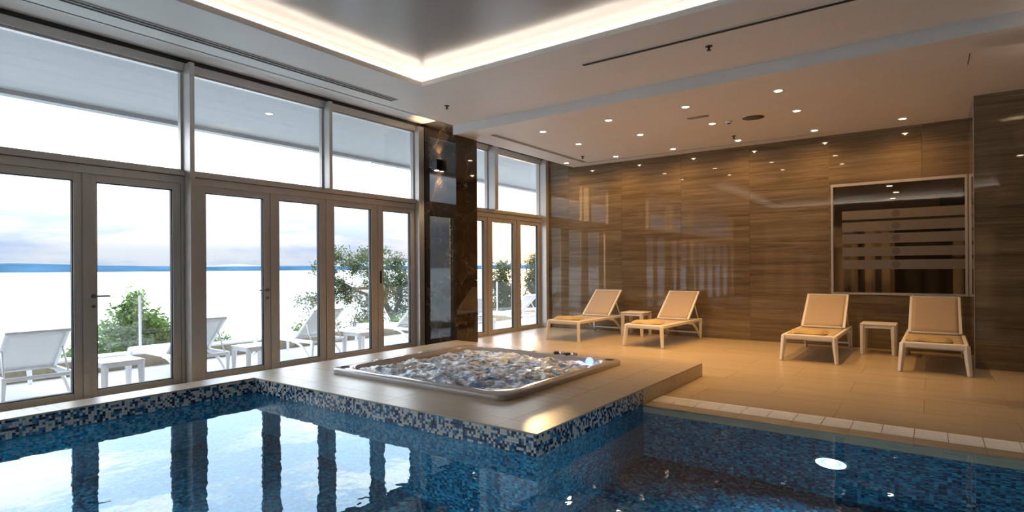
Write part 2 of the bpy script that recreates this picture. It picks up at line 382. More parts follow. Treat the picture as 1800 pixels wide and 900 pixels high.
# ------------------------------------------------------------------ main dimensions
XW = -6.60          # inner face of the window wall
XE = -5.85          # edge of the raised platform, of the main ceiling
XP = -2.10          # right edge of the platform
YP0, YP1 = 3.14, 6.53   # platform front and back
ZP = .152           # platform level
XC = -5.55          # inner edge of the left pool kerb
YF = 4.86           # far edge of the pool right of the platform
YB = 10.14          # back wall
XR, YN = 3.60, -5.0 # right and near walls
ZC, ZS, ZR = 3.417, 3.284, 3.56   # main ceiling, lower ceiling, raised strip along the windows
PX1, PY0, PD = 3.2, .30, -1.35    # pool right end, near end, depth

def struct(o, label, cat):
    return tag(o, label, cat, kind='structure')

# ------------------------------------------------------------------ floor and platform
fl = MB()
fl.box(XW - .1, XE, YN, YP1, -.2, -.004); fl.box(XE, XC, YN, PY0, -.2, -.004)
fl.box(XC, XR, YN, PY0, -.2, -.004); fl.box(PX1, XR, PY0, YF, -.2, -.004)
fl.box(XW - .1, XP, YP1, YB, -.2, -.004); fl.box(XP, XR, YF, YB, -.2, -.004)
floor = fl.build('floor', M_grout)
struct(floor, 'beige wood-look tiled floor of the lounging area and pool surround', 'floor')
tile_cache = {}
def tile(x0, x1, y0, y1, z, parent, mat, name='tile', th=.012, gap=.0013):
    w, d = round(x1 - x0 - 2*gap, 4), round(y1 - y0 - 2*gap, 4)
    if w < .02 or d < .02: return None
    key = (name, w, d, th, mat.name)
    if key not in tile_cache:
        tile_cache[key] = MB().box(-w/2, w/2, -d/2, d/2, -th, 0).mesh(name, mat)
    o = bpy.data.objects.new(name, tile_cache[key]); link(o, parent); o.location = ((x0+x1)/2, (y0+y1)/2, z)
    return o
def grid(a, b, step, start):
    xs = [a]; k = math.ceil((a - start) / step + 1e-6)
    while start + k*step < b - 1e-6:
        if start + k*step > a + 1e-6: xs.append(start + k*step)
        k += 1
    return xs + [b]
ys = grid(5.33, YB, .60, 5.33)
for j in range(len(ys) - 1):
    lo = XW if ys[j] >= YP1 - 1e-6 else XP
    y0, y1 = ys[j], ys[j+1]
    if y0 < YP1 < y1:
        segs = [(XP, XR, y0, y1), (XW, XP, YP1, y1)]
    else:
        segs = [(lo, XR, y0, y1)]
    for a, b_, p, q in segs:
        xs = grid(a, b_, 1.2, -2.10 + .25 + .6 * (j % 2))
        for i in range(len(xs) - 1): tile(xs[i], xs[i+1], p, q, .004, floor, M_floor)
for i in range(14):   # brown coping beside the water
    tile(XP + i*.4, min(PX1, XP + (i+1)*.4), YF, 5.045, .004, floor, M_floor, 'coping_tile')

plat = MB()
HX0, HX1, HY0, HY1 = -5.06, -2.89, 3.82, 5.88     # hole for the spa
for b_ in ((XE, XP, YP0 + .02, HY0), (XE, XP, HY1, YP1), (XE, HX0, HY0, HY1), (HX1, XP - .0, HY0, HY1)):
    plat.box(b_[0] + (.0 if b_[0] != XE else 0), b_[1] - (.006 if b_[1] == XP else 0), b_[2], b_[3], -.3, ZP - .012)
plat.box(XE, XC - .006, PY0, YP0 + .02, -.3, ZP - .012)
platform = plat.build('floor_platform', M_grout)
struct(platform, 'raised tiled platform and kerb around the whirlpool with blue mosaic edge', 'platform')
def rect_minus(r, h):
    x0, x1, y0, y1 = r; a0, a1, b0, b1 = h
    if x1 <= a0 or x0 >= a1 or y1 <= b0 or y0 >= b1: return [r]
    out = []
    if y0 < b0: out.append((x0, x1, y0, b0))
    if y1 > b1: out.append((x0, x1, b1, y1))
    m0, m1 = max(y0, b0), min(y1, b1)
    if x0 < a0: out.append((x0, a0, m0, m1))
    if x1 > a1: out.append((a1, x1, m0, m1))
    return out
gy = [YP0, 3.34, 3.94, 4.54, 5.14, 5.74, 6.34, YP1]
for j in range(len(gy) - 1):
    gx = [XE, -4.85, -3.65, -2.45, XP]
    for i in range(len(gx) - 1):
        for r in rect_minus((gx[i], gx[i+1], gy[j], gy[j+1]), (HX0, HX1, HY0, HY1)):
            tile(*r, ZP, platform, M_floor, gap=.0015)
for j in range(5):
    tile(XE, XC, PY0 + j*.568, PY0 + (j+1)*.568, ZP, platform, M_floor, gap=.0012)
# riser tiles on the right side behind the pool edge, at the back and along the walkway
for y0, y1 in ((YF + .002, 5.66), (5.664, YP1)):
    box_obj('riser_tile', (XP - .008, XP, y0, y1, .004, ZP - .013), M_floor, platform)
for k in range(3):
    box_obj('riser_tile', (XE + .005 + k*1.247, XE + (k+1)*1.247, YP1 - .003, YP1 + .006, .004, ZP - .013), M_floor, platform)
# mosaic band above the water line: real little tiles, joined
mos = MB(); pit = .02; rows = 7
def mosaic_run(n, place):
    prev = 0
    for r in range(rows):
        for k in range(n):
            u = random.random()
            mi = 0 if u < .47 else (1 if u < .72 else (2 if u < .88 else 3))
            if r >= rows - 1 and mi == 0 and random.random() < .35: mi = 2
            z1 = ZP - .013 - r*pit; place(k, z1 - pit + .001, z1 - .001, mi)
mosaic_run(int((YP0 - PY0) / pit), lambda k, z0, z1, mi: mos.box(XC - .006, XC + .0, PY0 + k*pit + .001, PY0 + (k+1)*pit - .001, z0, z1, mi))
mosaic_run(int((XP - XC) / pit), lambda k, z0, z1, mi: mos.box(XC + k*pit + .001, XC + (k+1)*pit - .001, YP0, YP0 + .006, z0, z1, mi))
mosaic_run(int((YF - YP0) / pit), lambda k, z0, z1, mi: mos.box(XP - .006, XP, YP0 + k*pit + .001, YP0 + (k+1)*pit - .001, z0, z1, mi))
mo = mos.build('mosaic_band', M_tiles, platform, fix=False); tag(mo, 'blue, navy and cream glass mosaic band', kind='stuff')
box_obj('mosaic_backing', (XC - .012, XC - .004, PY0, YP0 + .02, -.3, ZP - .013), M_grout, platform)
box_obj('mosaic_backing', (XC, XP - .004, YP0 + .004, YP0 + .02, -.3, ZP - .013), M_grout, platform)
box_obj('mosaic_backing', (XP - .012, XP - .004, YP0 + .004, YF, -.3, ZP - .013), M_grout, platform)

# ------------------------------------------------------------------ pool
pb = MB()
WL = -.008
# walls and floor of the L-shaped basin, each a slab
pb.box(XC - .1, PX1 + .1, PY0 - .1, YF + .1, PD - .1, PD)
pb.box(XC - .10, XC - .002, PY0, YP0 + .1, PD, -.002)
pb.box(XC, XP, YP0 + .002, YP0 + .10, PD, -.002)
pb.box(XP - .10, XP - .002, YP0 + .1, YF + .1, PD, -.002)
pb.box(XP, PX1, YF + .002, YF + .10, PD, -.006)
pb.box(PX1 + .002, PX1 + .1, PY0, YF, PD, -.006)
pb.box(XC, PX1, PY0 - .10, PY0 - .002, PD, -.006)
basin = pb.build('pool_basin', M_mosaic)
struct(basin, 'indoor pool basin lined with small blue mosaic tiles', 'pool')
wm = MB().add([(XC - .004, PY0, 0), (PX1, PY0, 0), (PX1, YF, 0), (XP, YF, 0), (XP, YP0, 0), (XC - .004, YP0, 0)], [(0, 1, 2, 3, 4, 5)])
water = wm.build('pool_water', M_water, loc=(0, 0, WL), fix=False)
tag(water, 'still blue water filling the indoor pool', 'water')
# overflow grating
grates = empty('overflow_grating', (XP, 5.19, 0)); tag(grates, 'white plastic overflow grating running along the pool edge', 'grating')
gm = MB()
gm.box(.001, .196, -.140, .140, -.03, .004)
for yy in (-.09, -.03, .03, .09): gm.box(.003, .194, yy - .02, yy + .02, .004, .008)
g_mesh = gm.mesh('grating_segment', M_grate)
j_mesh = MB().box(.1965, .2005, -.140, .140, -.03, -.002).mesh('grating_joint', M_stone_joint)
for k in range(26):
    x = k * .2
    o = bpy.data.objects.new('grating_segment', g_mesh); link(o, grates); o.location = (x, 0, 0)
    o = bpy.data.objects.new('grating_joint', j_mesh); link(o, grates); o.location = (x, 0, 0)

def pool_lamp(loc, d, label):
    """round underwater wall lamp: ring, lens and lamp"""
    root = empty('pool_lamp', loc, math.atan2(d[1], d[0]) - math.pi/2); tag(root, label, 'pool lamp', 'underwater lamps')
    ring = MB().lathe([(.125, .0), (.125, .02), (.102, .026), (.102, .0)], 32, axis='Y', cap=False).build('ring', M_chrome, root, smooth=False)
    MB().lathe([(.102, .002), (.102, .012), (.078, .016), (.078, .002)], 32, axis='Y', cap=False).build('lens_rim', M_pool_lamp, ring, smooth=True)
    MB().lathe([(.080, .001), (.050, .004), (.02, .005)], 32, axis='Y').build('reflector', M_pool_lamp_dim, ring, smooth=True)
    MB().lathe([(.050, .005), (.045, .016), (.015, .022)], 24, axis='Y').build('bulb_lens', M_pool_lamp, ring, smooth=True)
    ld = bpy.data.lights.new('pool_lamp_light', 'SPOT'); ld.spot_size = math.radians(165); ld.spot_blend = 1.0; ld.shadow_soft_size = .008; ld.energy = P_POOL * 4; ld.color = (.62, .86, 1.0)
    lo_ = bpy.data.objects.new('lamp_light', ld); link(lo_, root); lo_.location = (0, .05, 0); lo_.rotation_euler = (math.radians(-90), 0, math.pi)
    lo_.rotation_euler = Vector((0, -1, 0)).to_track_quat('Z', 'Y').to_euler()
pool_lamp((-.606, YF, -.70), (0, -1), 'lit round underwater lamp in the far pool wall, in view right of the platform')
pool_lamp((2.3, YF, -.70), (0, -1), 'added underwater lamp outside the view in the far pool wall, near its right end')  # unseen lamp, added to help light the pool
for i, x in enumerate((-4.4, -1.9, .8)):  # three unseen lamps added to brighten the water from the near side
    pool_lamp((x, PY0, -.70), (0, 1), ('added underwater lamp outside the view in the near pool wall, %s' % ('nearest the windows', 'the middle one of three', 'farthest from the windows')[i]))

# ------------------------------------------------------------------ spa tub
def rrect(x0, x1, y0, y1, r, n=6):
    pts = []
    for cx_, cy_, a0 in ((x1 - r, y0 + r, -90), (x1 - r, y1 - r, 0), (x0 + r, y1 - r, 90), (x0 + r, y0 + r, 180)):
        for k in range(n + 1):
            a = math.radians(a0 + 90 * k / n); pts.append((cx_ + r * math.cos(a), cy_ + r * math.sin(a)))
    return pts
SX0, SX1, SY0, SY1 = -5.14, -2.81, 3.74, 5.96
spa = empty('whirlpool_tub', ((SX0 + SX1) / 2, (SY0 + SY1) / 2, ZP)); tag(spa, 'square grey acrylic whirlpool tub full of bubbling water set in the platform', 'whirlpool')
inv = Vector(((SX0 + SX1) / 2, (SY0 + SY1) / 2, ZP))
prof = [(0.0, ZP + .001, .10), (-.004, ZP + .038, .10), (.010, ZP + .052, .09), (.085, ZP + .056, .26), (.105, ZP + .048, .28), (.115, ZP - .02, .29), (.125, ZP - .25, .3), (.40, ZP - .42, .3)]
rings = []
tb = MB()
for ins, z, r in prof:
    rings.append([(x, y, z) for x, y in rrect(SX0 + ins, SX1 - ins, SY0 + ins, SY1 - ins, r)])
n_ = len(rings[0]); vs = [p for r in rings for p in r]; fs = []
for i in range(len(rings) - 1):
    for k in range(n_):
        k2 = (k + 1) % n_; fs.append((i*n_ + k, i*n_ + k2, (i+1)*n_ + k2, (i+1)*n_ + k))
fs.append(tuple((len(rings)-1)*n_ + k for k in range(n_)))
tb.add([Vector(p) - inv for p in vs], fs)
tub = tb.build('tub_shell', M_acrylic, spa, smooth=True)
# raised head rests along the window side and the back, with rounded ends
def headrest(x0, x1, y0, y1, h):
    b = MB(); rr = [(x, y) for x, y in rrect(x0, x1, y0, y1, min(x1-x0, y1-y0)*.42, 5)]; m_ = len(rr); cx_, cy_ = (x0+x1)/2, (y0+y1)/2
    vs = [(x, y, ZP + .05) for x, y in rr] + [(x, y, ZP + .05 + h*.7) for x, y in rr] + [(cx_ + (x-cx_)*.8, cy_ + (y-cy_)*.8, ZP + .05 + h) for x, y in rr]
    fs = [(i*m_+k, i*m_+(k+1) % m_, (i+1)*m_+(k+1) % m_, (i+1)*m_+k) for i in range(2) for k in range(m_)] + [tuple(2*m_+k for k in range(m_))]
    return b.add([Vector(v) - inv for v in vs], fs).build('headrest', M_acrylic, spa, smooth=True)
headrest(SX0 + .02, SX0 + .10, 4.30, 4.85, .014); headrest(SX0 + .02, SX0 + .10, 5.00, 5.55, .014)
headrest(-4.6, -3.95, SY1 - .10, SY1 - .02, .014)
for x, y in ((SX0 + .115, SY0 + .115), (SX1 - .115, SY1 - .115)):
    MB().lathe([(.052, ZP + .0555), (.048, ZP + .060), (.042, ZP + .060), (.038, ZP + .056), (.036, ZP + .055)], 24, c=(x - inv.x, y - inv.y, -inv.z)).build('cup_holder', M_dark, spa, smooth=True)
for i, (x, y) in enumerate(((-3.66, SY1 - .06), (-3.58, SY1 - .055), (-3.50, SY1 - .06), (-3.41, SY1 - .055))):
    k = MB().lathe([(.036, ZP + .050), (.036, ZP + .075), (.028, ZP + .084), (.012, ZP + .086)], 16, c=(x - inv.x, y - inv.y, -inv.z)).build('control_knob', M_chrome if i % 2 else M_black, spa, smooth=True)
def smooth_noise(nx, ny, cells, seed):
    r = np.random.default_rng(seed); g = r.random((cells + 2, cells + 2))
    xs_ = np.linspace(0, cells, nx); ys_ = np.linspace(0, cells, ny)
    xi = np.minimum(xs_.astype(int), cells - 1 + 0); yi = np.minimum(ys_.astype(int), cells - 1)
    fx = (xs_ - xi); fy = (ys_ - yi); fx = fx*fx*(3-2*fx); fy = fy*fy*(3-2*fy)
    a = g[np.ix_(xi, yi)]; b = g[np.ix_(xi+1, yi)]; c = g[np.ix_(xi, yi+1)]; d = g[np.ix_(xi+1, yi+1)]
    FX = fx[:, None]; FY = fy[None, :]
    return a*(1-FX)*(1-FY) + b*FX*(1-FY) + c*(1-FX)*FY + d*FX*FY
NX = NY = 170
def ridge(c, s): return 1 - np.abs(smooth_noise(NX, NY, c, s) * 2 - 1)
hgt = .030*smooth_noise(NX, NY, 7, 1) + .040*ridge(11, 2)**2 + .022*ridge(26, 3)**2 + .006*smooth_noise(NX, NY, 60, 4)
foam = .26*smooth_noise(NX, NY, 5, 11) + .30*ridge(11, 2)**2 + .20*ridge(26, 3)**2 + .10*smooth_noise(NX, NY, 60, 12)
gx_ = np.linspace(SX0 + .11, SX1 - .11, NX); gy_ = np.linspace(SY0 + .11, SY1 - .11, NY)
edge = np.minimum(np.minimum(np.arange(NX), np.arange(NX)[::-1])[:, None], np.minimum(np.arange(NY), np.arange(NY)[::-1])[None, :]) / 10.0
hgt = hgt * np.clip(edge, .35, 1)
vv = [(gx_[i], gy_[j], ZP - .028 + hgt[i, j]) for i in range(NX) for j in range(NY)]
ff = [(i*NY + j, (i+1)*NY + j, (i+1)*NY + j+1, i*NY + j+1) for i in range(NX-1) for j in range(NY-1)]
wme = bpy.data.meshes.new('spa_water'); wme.from_pydata(vv, [], ff); wme.materials.append(M_foam)
att = wme.attributes.new('foam', 'FLOAT', 'POINT'); att.data.foreach_set('value', foam.astype(np.float32).ravel())
wme.polygons.foreach_set('use_smooth', [True] * len(wme.polygons))
spaw = link(bpy.data.objects.new('bubbling_water', wme)); tag(spaw, 'white foaming bubbling water in the whirlpool tub', 'water')
MB().lathe([(.05, 0), (.05, .012), (.03, .016)], 20, c=(0, 0, 0), axis='Y').build('spa_lamp_lens', M_blue_lamp, spa, loc=Vector((-3.17, SY1 - .132, ZP + .012)) - inv)
bl = bpy.data.lights.new('spa_lamp', 'SPOT'); bl.energy = 7.0; bl.color = (.22, .30, 1.0); bl.shadow_soft_size = .004; bl.spot_size = math.radians(120); bl.spot_blend = .8
blo = bpy.data.objects.new('spa_lamp_light', bl); link(blo, spa); blo.location = Vector((-3.17, SY1 - .16, ZP + .06)) - inv; blo.rotation_euler = (math.radians(70), 0, math.pi)
blo.rotation_euler = Vector((.1, .8, .55)).to_track_quat('Z', 'Y').to_euler()

# ------------------------------------------------------------------ ceilings
CX0, CX1, CY0, CY1 = -4.88, 2.2, -3.2, 4.87     # cove opening
SB, ZU = .10, 3.60                               # set-back of the cove and its upper ceiling
cl = MB()
cl.box(XE, CX0, YN, 6.5, ZC, ZC + .03); cl.box(CX1, XR, YN, 6.5, ZC, ZC + .03)
cl.box(CX0, CX1, CY1, 6.5, ZC, ZC + .03); cl.box(CX0, CX1, YN, CY0, ZC, ZC + .03)
cl.box(XE, XE + .02, YN, 6.5, ZC, ZR + .03)                     # side of the raised strip
cl.box(XE, XR, 6.5, YB, ZS, ZC + .03)                           # lower ceiling over the loungers
cl.box(XW - .1, XE + .02, YN, YB, ZR, ZR + .03)                 # raised strip along the windows
# lip and riser of the cove
for a, b_, c, d in ((CX0 - .02, CX0, CY0 - .02, CY1 + .02), (CX1, CX1 + .02, CY0 - .02, CY1 + .02), (CX0, CX1, CY1, CY1 + .02), (CX0, CX1, CY0 - .02, CY0)):
    cl.box(a, b_, c, d, ZC + .03, ZC + .055)
for a, b_, c, d in ((CX0 - SB - .02, CX0 - SB, CY0 - SB, CY1 + SB), (CX1 + SB, CX1 + SB + .02, CY0 - SB, CY1 + SB), (CX0 - SB, CX1 + SB, CY1 + SB, CY1 + SB + .02), (CX0 - SB, CX1 + SB, CY0 - SB - .02, CY0 - SB)):
    cl.box(a, b_, c, d, ZC + .03, ZU)
cl.box(XW - .3, XR + .2, YN - .2, YB + .2, 3.75, 3.9)   # roof slab above everything
ceil = cl.build('ceiling', M_ceil); struct(ceil, 'white painted ceiling with a lit rectangular cove and a lower bay', 'ceiling')
uc = MB().box(CX0 - SB - .02, CX1 + SB + .02, CY0 - SB - .02, CY1 + SB + .02, ZU, ZU + .02).build('cove_panel', M_satin, ceil)
for nm, b_ in (('led_strip', (CX0 - SB + .03, CX0 - SB + .05, CY0 - SB + .05, CY1 + SB - .05)), ('led_strip', (CX1 + SB - .05, CX1 + SB - .03, CY0 - SB + .05, CY1 + SB - .05)),
              ('led_strip', (CX0 - SB + .08, CX1 + SB - .08, CY1 + SB - .05, CY1 + SB - .03)), ('led_strip', (CX0 - SB + .08, CX1 + SB - .08, CY0 - SB + .03, CY0 - SB + .05))):
    box_obj(nm, (*b_, ZC + .031, ZC + .042), M_led, ceil)

def slot(name, x0, x1, y0, y1, z, label):
    """linear air slot: dark throat with two pale lips"""
    root = empty(name, ((x0+x1)/2, (y0+y1)/2, z)); tag(root, label, 'air slot')
    o = Vector(root.location); w = .008
    def bb(n, b, m): MB().box(b[0]-o.x, b[1]-o.x, b[2]-o.y, b[3]-o.y, b[4]-o.z, b[5]-o.z).build(n, m, root)
    bb('throat', (x0, x1, y0, y1, z - .003, z), M_dark)
    if x1 - x0 < y1 - y0:
        bb('lip', (x0 - w, x0, y0 - w, y1 + w, z - .007, z), M_ceil); bb('lip', (x1, x1 + w, y0 - w, y1 + w, z - .007, z), M_ceil)
        bb('blade', ((x0+x1)/2 - .005, (x0+x1)/2 + .005, y0, y1, z - .007, z), M_ceil)
    else:
        bb('lip', (x0 - w, x1 + w, y0 - w, y0, z - .007, z), M_ceil); bb('lip', (x0 - w, x1 + w, y1, y1 + w, z - .007, z), M_ceil)
slot('air_slot', -5.60, -5.50, -3.5, 5.05, ZC - .002, 'long dark linear air slot in the ceiling beside the windows')
slot('air_slot', -2.99, 3.0, 5.36, 5.42, ZC - .002, 'long dark linear air slot between the cove and the ceiling step')
slot('air_slot', -5.40, -5.34, 6.88, 9.77, ZS - .002, 'dark linear air slot in the lower ceiling running beside the small windows')
slot('air_slot', -5.34, -1.30, 9.80, 9.84, ZS - .002, 'thin dark air slot in the lower ceiling running along the stone wall')

def downlight(loc, label, group='recessed downlights in the lower ceiling', power=None, mat=None, colr=WARM, cone=92, blend=.75):
    root = empty('downlight', loc); tag(root, label, 'downlight', group)
    rg = MB().lathe([(.043, .002), (.058, .002), (.060, -.004), (.046, -.006), (.043, -.003)], 24, cap=False).build('trim_ring', M_ceil, root, smooth=True)
    MB().lathe([(.043, -.001), (.040, -.004), (.01, -.006)], 24).build('lens', mat or M_lamp, rg, smooth=True)
    ld = bpy.data.lights.new('downlight_lamp', 'SPOT'); ld.energy = P_DOWN if power is None else power; ld.color = colr; ld.spot_size = math.radians(cone); ld.spot_blend = blend; ld.shadow_soft_size = .015
    o = bpy.data.objects.new('lamp_light', ld); link(o, root); o.location = (0, 0, -.016)
rows_ = ((7.18, 'row nearest the pool', (-4.66, -3.58, -2.50, -1.41)), (8.255, 'middle row', (-4.66, -3.58, -2.49, -1.40)), (9.61, 'row by the stone wall', (-5.70, -4.65, -3.57, -2.49, -1.39, -.30)))
nth = ('first', 'second', 'third', 'fourth', 'fifth', 'sixth')
for y, rn, xs_ in rows_:
    for i, x in enumerate(xs_):
        downlight((x, y, ZS), 'lit recessed downlight in the lower ceiling, %s, %s from the windows' % (rn, nth[i]), power=P_DOWN * (.30 if y > 9 else 1.0), cone=168 if y > 9 else 92, blend=1.0 if y > 9 else .75)
def ceiling_disc(name, loc, r, label, cat, m):
    root = empty(name, loc); tag(root, label, cat)
    MB().lathe([(r, .001), (r, -.004), (r*.93, -.008)], 32, cap=False).build('rim', M_ceil, root, smooth=True)
    MB().lathe([(r*.93, -.006), (r*.5, -.009), (.005, -.009)], 32).build('grille', m, root, smooth=True)
M_grille = plain('brown_grille', (.10, .075, .05), .6, noise=.2, nscale=300)
ceiling_disc('ceiling_speaker', (-1.94, 8.245, ZS), .15, 'round brown ceiling speaker grille among the downlights', 'speaker', M_grille)
vent = empty('ceiling_vent', (-2.54, 7.78, ZS)); tag(vent, 'small rectangular air vent in the lower ceiling', 'vent')
MB().box(-.14, .14, -.04, .04, -.004, .001).build('backing', M_grille, vent)
for k in range(3): MB().box(-.135, .135, -.03 + k*.03 - .006, -.03 + k*.03 + .006, -.009, -.003).build('blade', M_frame, vent)
def sprinkler(loc, label):
    root = empty('sprinkler', loc); tag(root, label, 'sprinkler')
    MB().lathe([(.035, .001), (.033, -.006), (.015, -.010)], 20).build('escutcheon', M_black, root, smooth=True)
    MB().lathe([(.010, -.008), (.010, -.035), (.022, -.038), (.022, -.042)], 14).build('deflector', M_black, root, smooth=True)
sprinkler((-5.19, 5.65, ZC), 'small black sprinkler in the main ceiling near the marble pillar')
sprinkler((-1.745, 5.69, ZC), 'small black sprinkler in the main ceiling beside the long air slot')
sprinkler((-2.46, 9.245, ZS), 'small dark sprinkler in the lower ceiling beside a downlight by the wall')
sprinkler((-5.13, 9.23, ZS), 'small dark sprinkler in the lower ceiling near the window corner')
det = empty('smoke_detector', (-2.265, 8.26, ZS)); tag(det, 'small white smoke detector beside the ceiling speaker', 'detector')
MB().lathe([(.045, .001), (.045, -.015), (.030, -.030), (.01, -.032)], 24).build('base', M_ceil, det, smooth=True)
MB().lathe([(.026, -.028), (.022, -.040), (.01, -.042)], 20).build('sensor', M_grille, det, smooth=True)
pan = empty('access_panel', (.32, 7.23, ZS)); tag(pan, 'thin dark seam of a flush access panel in the lower ceiling', 'access panel')
MB().box(-.004, .004, -.19, .19, -.002, .001).build('seam', M_dark, pan)

# ------------------------------------------------------------------ walls
def slab(name, x0, x1, y0, y1, z0, z1, m, parent): return MB().box(x0, x1, y0, y1, z0, z1).build(name, m, parent)
WX0, WX1, WZ0, WZ1 = -1.215, .425, .84, 2.47      # inner window in the back wall
bw = MB()
bw.box(XW - .1, WX0, YB + .012, YB + .2, -.2, ZR + .1); bw.box(WX1, .6, YB + .012, YB + .2, -.2, ZR + .1)
bw.box(WX0, WX1, YB + .012, YB + .2, -.2, WZ0); bw.box(WX0, WX1, YB + .012, YB + .2, WZ1, ZR + .1)
wall_back = bw.build('wall_back', M_stone_joint); struct(wall_back, 'polished brown travertine wall behind the indoor loungers', 'wall')
sx = [XW, -5.966, -4.795, -3.625, -2.45, -1.275]
g_ = .0015
for i in range(len(sx) - 1): slab('stone_slab', sx[i] + g_, sx[i+1] - g_, YB, YB + .012, 0, ZR, M_stone, wall_back)
slab('stone_slab', -1.275 + g_, -.09 - g_, YB, YB + .012, WZ1 + .045, ZR, M_stone, wall_back)
slab('stone_slab', -.09 + g_, .43, YB, YB + .012, WZ1 + .045, ZR, M_stone, wall_back)
slab('stone_slab', -1.275 + g_, -.09 - g_, YB, YB + .012, 0, WZ0 - .035, M_stone, wall_back)
slab('stone_slab', -.09 + g_, .43, YB, YB + .012, 0, WZ0 - .035, M_stone, wall_back)
slab('stone_slab', -1.275 + g_, WX0 - .03, YB, YB + .012, WZ0 - .033, WZ1 + .043, M_stone, wall_back)
# nearer wall on the right
nw = MB().box(.442, XR + .2, 8.862, YB + .2, -.2, ZC)
wall_right_block = nw.build('wall_recess', M_stone_joint); struct(wall_right_block, 'nearer brown travertine wall at the right edge of the view', 'wall')
for x0, x1 in ((.430, 1.60), (1.603, 2.77), (2.773, XR)):
    slab('stone_slab', x0, x1 - .002, 8.85, 8.862, 0, ZS, M_stone, wall_right_block)
slab('stone_slab', .430, .442, 8.864, YB - .001, 0, ZS, M_stone, wall_right_block)
slab('corner_bead', .424, .432, 8.844, 8.852, 0, ZS, M_frame, wall_right_block)
wr = MB().box(XR, XR + .15, YN, 8.85, -.2, 3.75).build('wall_right', M_beige_wall); struct(wr, 'plain beige side wall right of the pool, outside the view', 'wall')
wn_ = MB().box(XW - .1, XR + .15, YN - .15, YN, -.2, 3.75).build('wall_near', M_beige_wall); struct(wn_, 'plain beige wall at the near end of the pool hall', 'wall')
for x0, x1 in ((-3.6, -3.2), (-1.2, .6), (1.6, 2.0)):
    box_obj('dark_panel', (x0, x1, YN, YN + .06, 0, 2.6), M_dark_wall, wn_)

# inner window with frosted bands, and the dim room behind it
win = empty('window_inner', ((WX0+WX1)/2, YB, WZ0)); struct(win, 'inner window with frosted horizontal bands in the stone wall', 'window')
ofs = Vector(win.location)
def wbox(name, x0, x1, y0, y1, z0, z1, m, parent=win):
    return MB().box(x0-ofs.x, x1-ofs.x, y0-ofs.y, y1-ofs.y, z0-ofs.z, z1-ofs.z).build(name, m, parent)
wbox('frame', WX0 - .03, WX1, YB - .012, YB + .02, WZ1, WZ1 + .04, M_frame); wbox('frame', WX0 - .03, WX1, YB - .012, YB + .02, WZ0 - .03, WZ0, M_frame)
wbox('frame', WX0 - .03, WX0, YB - .012, YB + .02, WZ0, WZ1, M_frame); wbox('frame', WX1 - .03, WX1, YB - .012, YB + .02, WZ0, WZ1, M_frame)
M_smoke = glass_mat('smoked_inner_glass', (.80, .76, .68), .08)
wbox('pane', WX0, WX1 - .03, YB + .004, YB + .012, WZ0, WZ1, M_smoke)
M_dot = plain('film_dot', (.11, .09, .07), .35)
M_frost = plain('frosted_film', (.17, .14, .105), .35)
for z0, z1 in ((1.950, 2.085), (1.768, 1.912), (1.584, 1.728), (1.392, 1.528), (1.195, 1.335)):
    wbox('frosted_band', WX0 + .12, WX1 - .03, YB + .001, YB + .0035, z0, z1, M_frost)
RZ = 2.60
rm = MB(); rm.box(-2.6, 1.2, 15.0, 15.1, 0, RZ); rm.box(-2.7, -2.6, YB + .2, 15.1, 0, RZ); rm.box(1.2, 1.3, YB + .2, 15.1, 0, RZ); rm.box(-2.7, 1.3, YB + .2, 15.1, RZ, RZ + .1); rm.box(-2.7, 1.3, YB + .2, 15.1, -.1, .0)
back_room = rm.build('wall_corridor', M_beige_wall); struct(back_room, 'warm dim room behind the inner window', 'wall')
M_curtain = plain('cream_panel', (.60, .48, .33), .7)
for x0, x1 in ((-1.75, -1.58), (-1.42, -1.30), (-1.16, -1.05)):
    box_obj('room_panel', (x0, x1, 14.80, 14.90, 0, 1.9), M_curtain, back_room)
for x0, x1, y_ in ((-1.56, -1.44, 14.92), (-1.28, -1.18, 14.92), (-.98, -.86, 14.92), (-.62, .62, 14.90)):
    box_obj('dark_opening', (x0, x1, y_, y_ + .06, 0, 2.05), M_dark_wall, back_room)
box_obj('bulkhead', (.15, 1.2, 13.4, 13.7, 2.25, RZ), M_dark_wall, back_room)
for i, (x, y) in enumerate(((-.55, 11.6), (-.50, 12.7), (-.60, 13.8))):
    downlight((x, y, RZ), 'small lit downlight in the room behind the inner window, %s from the glass' % nth[i], 'downlights behind the inner window', 15.0, cone=150, blend=1.0)
for z_ in (2.02, 1.84, 1.656, 1.46, 1.265):
    MB().lathe([(.052, -.0005), (.052, .0005)], 24, c=(-.405 - ofs.x, YB + .0006 - ofs.y, z_ - ofs.z), axis='Y').build('film_dot', M_dot, win)
# marble pillar at the window wall, its twin outside the view on the right
def pillar(x0, x1, y0, y1, label):
    root = empty('marble_pillar', ((x0+x1)/2, (y0+y1)/2, 0)); tag(root, label, 'pillar', 'dark marble pillars')
    o = Vector(root.location); w, d = (x1-x0)/2, (y1-y0)/2
    MB().box(-w + .015, w - .015, -d + .015, d - .015, 0, ZR).build('core', M_black, root)
    zz = [0, 1.06, 2.12, 3.20, ZR]
    for k in range(len(zz) - 1):
        for nm, b_ in (('marble_panel', (-w, w, -d, -d + .013)), ('marble_panel', (w - .013, w, -d + .014, d)), ('marble_panel', (-w, -w + .013, -d + .014, d)), ('marble_panel', (-w + .014, w - .014, d - .013, d))):
            MB().box(*b_, zz[k] + (.001 if k else 0), zz[k+1] - .001).build(nm, M_marble, root)
    return root
pillar(XW - .05, -5.83, YP1 + .01, 7.04, 'glossy dark veined marble pillar between the two runs of windows')
pillar(.80, 1.55, YP1 + .01, 7.04, 'glossy dark veined marble pillar at the right, just outside the view')
